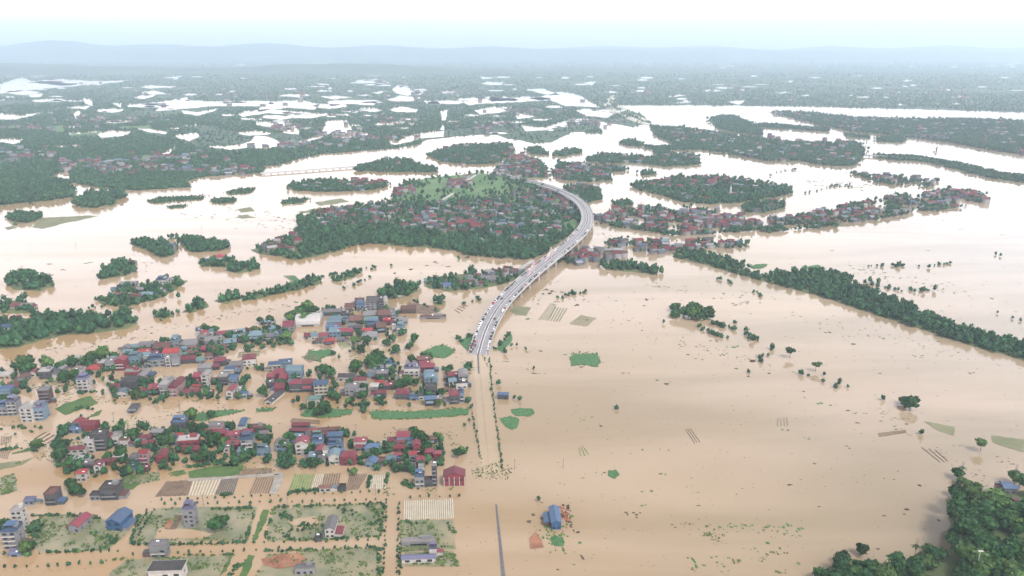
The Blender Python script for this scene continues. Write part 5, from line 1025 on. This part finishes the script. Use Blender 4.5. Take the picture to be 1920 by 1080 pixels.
# lamp posts would be under a pixel; parked cars line both parapets
CARC = dict(white=(.7, .7, .7), black=(.015, .015, .018), silver=(.4, .41, .43), dark=(.05, .055, .07), red=(.35, .03, .03))
CM = {k: mat('car_' + k, v, .3, var=.05, spec=.6) for k, v in CARC.items()}
def car_mesh(c, van=False):
    L, w, h = (2.4, .92, 1.0) if not van else (2.9, 1.0, 1.6); hood = .55 if not van else .85
    v = []; f = []
    pr = [(-L, .35), (-L, .85), (-L * .93, h * .92 if not van else h * 1.2), (-L * .55, 1.5 if not van else 2.1), (L * .15, 1.52 if not van else 2.15), (L * .45, .98), (L * .95, .82), (L, .4)]
    for y in (-w, w): v += [(x, y * (.86 if z > 1.1 else 1), z) for x, z in pr]
    n = len(pr); f = [(i, (i + 1) % n, n + (i + 1) % n, n + i) for i in range(n)] + [tuple(range(n))[::-1], tuple(range(n, 2 * n))]; mi = [0] * len(f); mi[2] = 1; mi[4] = 1
    b = MB(); b.add(v, f)
    for y in (-w - .01, w + .01): k = len(b.v); b.add([(-L * .5, y * .9, 1.05), (L * .3, y * .9, 1.05), (L * .12, y * .88, 1.42), (-L * .48, y * .88, 1.42)], [(0, 1, 2, 3)]); mi.append(1)
    for x in (-L * .62, L * .62):
        for y in (-w, w):
            vv = [(x + .34 * math.cos(a), y + o, .34 + .34 * math.sin(a)) for o in (-.1, .1) for a in [q * math.pi / 4 for q in range(8)]]
            b.add(vv, [(i, (i + 1) % 8, 8 + (i + 1) % 8, 8 + i) for i in range(8)] + [tuple(range(8)), tuple(range(8, 16))[::-1]]); mi += [2] * 10
    me = mesh('car', b.v, b.f, mi); me.materials.append(CM[c]); me.materials.append(M['glass']); me.materials.append(M['tyre']); return me
CARS = {(c, v): car_mesh(c, v) for c in CARC for v in (False, True)}
def put_car(d, o, c, van, lb, gr, flip=False):
    i = min(range(len(LEN)), key=lambda j: abs(LEN[j] - d)); i = max(1, min(len(SPL) - 2, i)); f = d - LEN[i]; s = side_of(i); t = Vector((-s.y, s.x, 0)); q = SPL[i] + t * f + s * o
    ca = bpy.data.objects.new('parked_car' if not van else 'parked_van', CARS[(c, van)]); COL.objects.link(ca); ca.location = q + Vector((0, 0, .02)); ca.rotation_euler = (0, 0, math.atan2(t.y, t.x) + (math.pi if flip else 0)); tag(ca, lb, 'van' if van else 'car', gr)
cs = ['white', 'black', 'silver', 'dark', 'black', 'white', 'silver', 'dark', 'white', 'black', 'black', 'red']
for o, sd_, n0, n1 in ((-HW + 2.2, 'west', 6, 520), (HW - 2.2, 'east', 8, 560)):
    d = n0
    while d < n1:
        if rnd.random() < (.9 if d < 260 else .55):
            c = rnd.choice(cs); van = rnd.random() < .2; sec = 'lower ramp' if d < 130 else ('middle slope' if d < 300 else 'high river span')
            put_car(d, o + rnd.uniform(-.3, .3), c, van, f"{c} {'van' if van else 'car'} parked along the {sd_} parapet on the {sec} of the bridge", f"{c} {'vans' if van else 'cars'} on the {sd_} side of the {sec}", sd_ == 'west')
        d += rnd.uniform(5.6, 8.5)
put_car(150, -3.6, 'dark', False, 'lone dark car driving down the west lanes of the bridge', None, True); put_car(90, 4.2, 'black', False, 'lone black car near the median at the foot of the bridge', None)
for k in range(10):
    c = rnd.choice(cs); put_car(4 + k * 2.6 * rnd.uniform(.8, 1.2), rnd.uniform(-11.5, -5.5), c, False, f'{c} car in the jam at the foot of the bridge by the water', f'{c} cars jammed at the water edge', True)
# other bridges and distant roads
def beam_bridge(a, b, z, w, n, lb):
    A_, B_ = Vector(gp(*a, z)), Vector(gp(*b, z)); t = (B_ - A_).normalized(); s = Vector((t.y, -t.x, 0)); r = empty('low_bridge', A_); tag(r, lb, 'bridge')
    def bar(o0, o1, z0, z1, l0, l1, nm):
        c = [A_ + s * x + t * y - A_ for x, y in ((o0, l0), (o1, l0), (o1, l1), (o0, l1))]; MB().add([(q.x, q.y, zz) for zz in (z0, z1) for q in c], BOXF).link(nm, M['concrete'], r)
    L = (B_ - A_).length; bar(-w / 2, w / 2, -1.2, 0, 0, L, 'deck'); bar(-w / 2, -w / 2 + .4, 0, 1.2, 0, L, 'railing'); bar(w / 2 - .4, w / 2, 0, 1.2, 0, L, 'railing')
    for k in range(n): q = (k + .5) * L / n; bar(-w / 2 + 1, w / 2 - 1, -z - 1, -1.2, q - 1, q + 1, 'pier')
beam_bridge((488, 325), (668, 312), 4, 8, 14, 'low concrete bridge over the river on the far left side'); beam_bridge((1602, 289), (1742, 299), 5, 9, 12, 'low bridge joining the far levee on the right'); beam_bridge((960, 515), (1000, 488), 3, 6, 6, 'short dark old bridge beside the high span')
def road(name, s, w, z, lb, m='concrete'):
    p = [Vector(gp(x, y, z)) for x, y in P(s)]; p = spline(p, 5); mb = MB(); 
    for i, q in enumerate(p):
        t = p[min(len(p) - 1, i + 1)] - p[max(0, i - 1)]; t.z = 0; t.normalize(); sd = Vector((t.y, -t.x, 0)) * w / 2
        for c in (q - sd, q + sd): mb.v.append((c.x, c.y, z))
        for c in (q + sd * 1.8, q - sd * 1.8): mb.v.append((c.x, c.y, z - 1.5))
    for i in range(len(p) - 1):
        for j in range(4): a = i * 4 + j; b = i * 4 + (j + 1) % 4; mb.f.append((a, b, b + 4, a + 4))
    tag(link(name, mesh(name, mb.v, mb.f), [M[m]]), lb, 'road', kind='structure')
road('far_road', '1150 179 1142 190 1140 198 1152 208 1175 218 1200 228 1225 234 1260 239 1330 249 1420 264 1450 272', 22, 2, 'pale far highway winding across the flooded plain', 'soil_pale')
road('far_road', '1160 196 1185 212 1215 226', 14, 2, 'second carriageway of the far highway', 'soil_pale')
road('village_road', '902 322 880 335 860 345', 7, 1.2, 'pale village road leading to the bridge end', 'concrete'); road('village_road', '830 374 850 362', 6, 1.2, 'short pale road in the far meadow', 'concrete')
road('village_road', '880 425 892 432 900 446 915 455', 6, 1.2, 'winding lane through the village island', 'concrete')
road('riverside_lane', '1290 812 1290 812', 1, -5, 'x') if 0 else None
# white stupa on the oval island
mb = MB(); g_ = gp(1369, 367, .4)
def lathe(prof, n=8):
    v = []; f = []
    for r_, z in prof: v += [(r_ * math.cos(i * 2 * math.pi / n), r_ * math.sin(i * 2 * math.pi / n), z) for i in range(n)]
    for j in range(len(prof) - 1): f += [(j * n + i, j * n + (i + 1) % n, (j + 1) * n + (i + 1) % n, (j + 1) * n + i) for i in range(n)]
    return v, f
r = empty('monument', g_); tag(r, 'slim white tower rising from the trees of the oval island', 'tower')
v, f = lathe([(4, 0), (4, 3), (2.2, 4), (2, 15), (2.6, 15.2), (1.6, 17), (.2, 24)]); MB().add(v, f).link('shaft', WM['W'], r)
# lamp on the hillside
X, Y, Z = gp(1828, 1080, 14); hb = hz(*gp(1826, 1085, 10)[:2]); r = empty('street_lamp', (X, Y, hb - 1)); tag(r, 'tall white lamp post among the hillside trees', 'lamp')
v, f = lathe([(.3, 0), (.22, 9), (.14, 18)], 8); MB().add(v, f).link('pole', WM['W'], r); MB().box(-1.4, 1.4, -.5, .5, 18, 18.5).link('lamp_head', WM['W'], r)
# utility poles in the lanes
PB = MB(); v, f = lathe([(.22, -1), (.14, 8.5)], 6); PB.add(v, f); PM = mesh('pole', PB.v, PB.f); PM.materials.append(WM['G']); XM = mesh('crossarm', boxv(-.9, .9, -.08, .08, 7.4, 7.6), BOXF); XM.materials.append(WM['K'])
for k, (x, y, lb) in enumerate(((64, 738, 'beside the dark brick tower'), (98, 778, 'below the dark brick tower'), (338, 776, 'above the blue-roofed house of the middle hamlet'), (337, 766, 'in the lane under the maroon roofs'), (404, 862, 'in front of the middle hamlet'), (778, 636, 'standing in water right of the crowded block'), (893, 898, 'west of the drowned highway end'), (922, 894, 'in the middle of the drowned highway'), (965, 880, 'east of the drowned highway'), (668, 812, 'between the lane and the blue cluster'), (214, 790, 'near the bright green beds'), (300, 1054, 'by the villa'), (382, 948, 'behind the lone tall grey house'), (664, 912, 'by the small dark hut'), (704, 928, 'on the long street near the hedge'), (40, 985, 'at the lower left houses'), (540, 952, 'at the corner of the central plot'), (1056, 878, 'in the open flood'), (250, 470, 'far up the western water'), (142, 462, 'far up the western water at the left'), (378, 430, 'in the flooded far fields'), (700, 926, 'x'))):
    if lb == 'x': continue
    r = empty('utility_pole', gp(x, y, 0), rnd.uniform(0, 3)); tag(r, 'thin grey utility pole ' + lb, 'pole', None); link('pole', PM, parent=r); link('crossarm', XM, parent=r)
# ------------------------------------------------------------------ floating debris and drowned scrub
def debris():
    V, T, C = [], [], []
    def lump(px, py, wpx, hpx, col, hz_=.35):
        X, Y, _ = gp(px, py, 0); a = wpx * mpp(py) / 2; b = hpx * mpp(py) / max(.15, sdep(py)) / 2; n = 9; k = len(V); an = rnd.uniform(-.25, .25); c, s = math.cos(an), math.sin(an)
        for i in range(n):
            q = i * 2 * math.pi / n; rr = rnd.uniform(.55, 1.15); x, y = a * rr * math.cos(q), b * rr * math.sin(q); V.append((X + x * c - y * s, Y + x * s + y * c, .02))
        V.append((X, Y, hz_)); C.extend([col] * (n + 1)); T.extend([(k + i, k + (i + 1) % n, k + n) for i in range(n)])
    G1, B1, K1 = (.5, 1.4, .45), (.8, .7, .65), (.4, .4, .36)
    lst = """1169 699 24 2,1172 702 14 2,1090 786 18 5,1110 782 8 2,1188 962 36 7,1203 949 18 5,1215 922 18 3,1204 922 8 3,1091 896 14 3,1133 886 9 3,1245 888 20 6,1205 843 6 4,1254 844 5 3,1127 799 7 5,1545 758 26 6,1470 808 16 5,1518 824 22 4,1590 838 14 4,1527 869 9 4,1608 793 12 4,1590 770 12 3,1481 909 12 4,1536 950 9 2,1658 897 6 2,1676 899 7 2,1724 910 7 5,1700 955 12 6,1658 967 10 3,1696 964 9 4,1760 975 6 6,1775 1032 5 4,1768 1046 8 3,1646 1029 8 4,1250 720 12 6,1232 713 8 4,1507 734 9 3,1403 706 6 3,1442 700 8 4,1380 691 10 4,1350 667 16 5,1310 672 14 4,1290 665 10 3,1340 640 16 4,1375 650 26 5,1420 665 14 3,1430 668 26 3,1411 677 12 8,1390 570 34 5,1400 566 20 3,1345 560 18 3,1550 625 18 6,1590 631 24 2,1600 645 12 4,1720 668 20 4,1230 537 16 3,1280 545 30 2,1650 790 14 3,1680 805 8 3,1610 775 30 3,1655 775 20 2,1690 785 30 3,1700 795 12 3,1835 910 30 4,1800 835 24 3,1870 856 8 2,1880 866 22 2,1895 870 6 2,1830 890 8 2,1845 892 6 2,1900 870 8 2,1014 658 10 4,1000 700 8 3,985 692 14 3,1012 700 20 2,950 678 12 2,1060 665 12 3,1090 688 12 4,990 660 10 3,1030 545 26 8,1050 548 20 4,1030 550 10 6,1100 600 6 4,1082 572 10 6,1212 562 8 6,1208 573 8 3,990 598 10 4,1310 948 12 2,1010 940 14 5,1000 965 10 6,1015 972 8 5,992 978 10 8,1064 950 8 10,1058 960 14 12,1072 968 10 6,1076 985 16 9,1084 998 8 7,1088 1018 8 8,1092 1045 8 14,1080 1060 14 5,1056 1030 5 16,1046 1068 6 4,1300 1050 6 18,1306 1062 8 12,1290 1046 6 4,1440 1018 10 6,1446 1035 12 5,1416 1030 14 6,1472 1000 18 4,1488 990 40 14,1450 988 36 5,1380 986 40 6,1400 985 30 4,1350 988 10 4,1325 986 10 5,1500 1005 8 3,1340 1045 16 6,1352 1060 20 6,1366 1046 10 4,1386 1050 10 6,1360 1070 14 4,1320 1060 10 4,30 676 30 2,60 672 22 2,110 652 14 2,95 656 20 2,170 645 22 2,250 633 20 3,420 597 24 3,440 588 16 4,500 580 34 3,540 575 20 2,468 584 20 2,212 635 30 2,560 566 20 5,505 583 14 2,90 645 10 2,120 508 14 7,92 495 12 3,40 500 8 3,160 494 10 2,170 492 12 2,330 440 12 3,690 582 14 3,610 560 8 2,820 492 20 4,840 500 12 3,870 490 16 2,900 488 10 3,955 490 10 2,770 505 10 4,800 498 8 3,740 512 8 4,880 700 8 3,930 700 6 2,925 745 4 2,895 826 4 2,1150 600 6 2,1600 560 20 3,1650 565 12 3,1500 560 14 2,1690 600 14 2,1760 640 12 2,1820 700 16 3,1650 700 10 2,1860 560 10 3,1740 470 10 2,1560 470 10 2,1800 430 20 2,1760 412 14 2,1880 440 8 2,1770 400 20 2"""
    for q in lst.replace('\n', '').split(','):
        x, y, w, h = map(float, q.split()); green = (1360 < x < 1510 and y > 975) or (1300 < x < 1400 and y > 1040) or rnd.random() < .3 or y > 750 and x in (1545, 1470, 1518, 1245, 1110)
        if w > 13:
            for k in range(int(w / 5)): lump(x - w / 2 + rnd.random() * w, y + rnd.gauss(0, h * .35), rnd.uniform(4, 8), h * rnd.uniform(.25, .6), G1 if green else rnd.choice((B1, K1)))
        else: lump(x, y, w, h * .8, G1 if green else rnd.choice((B1, K1)), .5)
    # current-drawn lines of litter and scattered scraps
    for k in range(1500):
        if k % 3: x = rnd.uniform(900, 1920); y = rnd.uniform(480, 1080)
        else: x = rnd.uniform(0, 900); y = rnd.uniform(420, 1080)
        if y > 700 and rnd.random() < .45: continue
        lump(x, y, rnd.uniform(1.4, 5.5), rnd.uniform(.6, 1.7), rnd.choice((B1, K1, G1, B1)), .15)
    for x0, y0, x1, y1, n in ((0, 680, 190, 643, 30), (190, 640, 560, 568, 50), (1210, 535, 1450, 560, 30), (1480, 590, 1900, 690, 50), (1170, 590, 1240, 640, 10), (1640, 770, 1850, 905, 40), (1260, 640, 1460, 690, 40), (1300, 930, 1560, 900, 8), (160, 492, 320, 488, 10), (960, 560, 1180, 575, 30), (60, 735, 190, 690, 30), (85, 712, 130, 742, 60), (100, 715, 145, 730, 50), (480, 862, 600, 875, 60), (180, 800, 340, 775, 30), (0, 770, 190, 745, 40), (300, 780, 420, 765, 30), (0, 820, 130, 850, 50), (640, 660, 780, 690, 40), (840, 660, 900, 690, 16), (740, 560, 830, 590, 30), (1260, 985, 1500, 1000, 30), (420, 395, 620, 420, 60), (330, 400, 560, 430, 30), (1500, 340, 1640, 350, 50), (1180, 380, 1240, 400, 16), (1130, 440, 1260, 470, 60), (1580, 500, 1800, 545, 60)):
        for k in range(n):
            t = rnd.random(); lump(x0 + (x1 - x0) * t + rnd.gauss(0, 6), y0 + (y1 - y0) * t + rnd.gauss(0, 5), rnd.uniform(2, 8), rnd.uniform(.7, 2), rnd.choice((B1, K1, G1)), .25)
    # timber and scrap piles by the blue warehouse
    for k in range(60): lump(rnd.gauss(1060, 6), rnd.gauss(968, 10), rnd.uniform(3, 6), rnd.uniform(1.5, 3), rnd.choice((K1, B1, (2.5, .9, .9))), 1.4)
    for k in range(50): lump(rnd.gauss(1040, 12), rnd.gauss(998, 16), rnd.uniform(3, 7), rnd.uniform(1.5, 3), rnd.choice((G1, (.4, 1.3, .4))), 1.2)
    tag(link('floating_debris', bigmesh('floating_debris', np.array(V), np.array(T), np.array(C)), [M['debris']]), 'scattered rafts of weed, sticks and rubbish drifting on the flood', 'debris', kind='stuff')
debris()
#MARK_HAZE
def haze():
    x0, x1, y0, y1, z0, z1 = -24000, 24000, -1600, 24500, -1.5, 880
    V = [(x, y, z) for z in (z0, z1) for y in (y0, y1) for x in (x0, x1)]
    T = [(0, 2, 3, 1), (4, 5, 7, 6), (0, 1, 5, 4), (1, 3, 7, 5), (3, 2, 6, 7), (2, 0, 4, 6)]
    m = bpy.data.materials.new('haze'); m.use_nodes = True; t = m.node_tree; t.nodes.clear()
    o = t.nodes.new('ShaderNodeOutputMaterial'); v = t.nodes.new('ShaderNodeVolumePrincipled'); v.inputs['Density'].default_value = HAZE
    v.inputs['Color'].default_value = (.64, .82, 1, 1); v.inputs['Anisotropy'].default_value = .2; t.links.new(v.outputs[0], o.inputs['Volume'])
    tag(link('haze', mesh('haze', V, T), [m]), 'pale blue haze hanging over the whole valley', 'haze', kind='stuff')
haze()
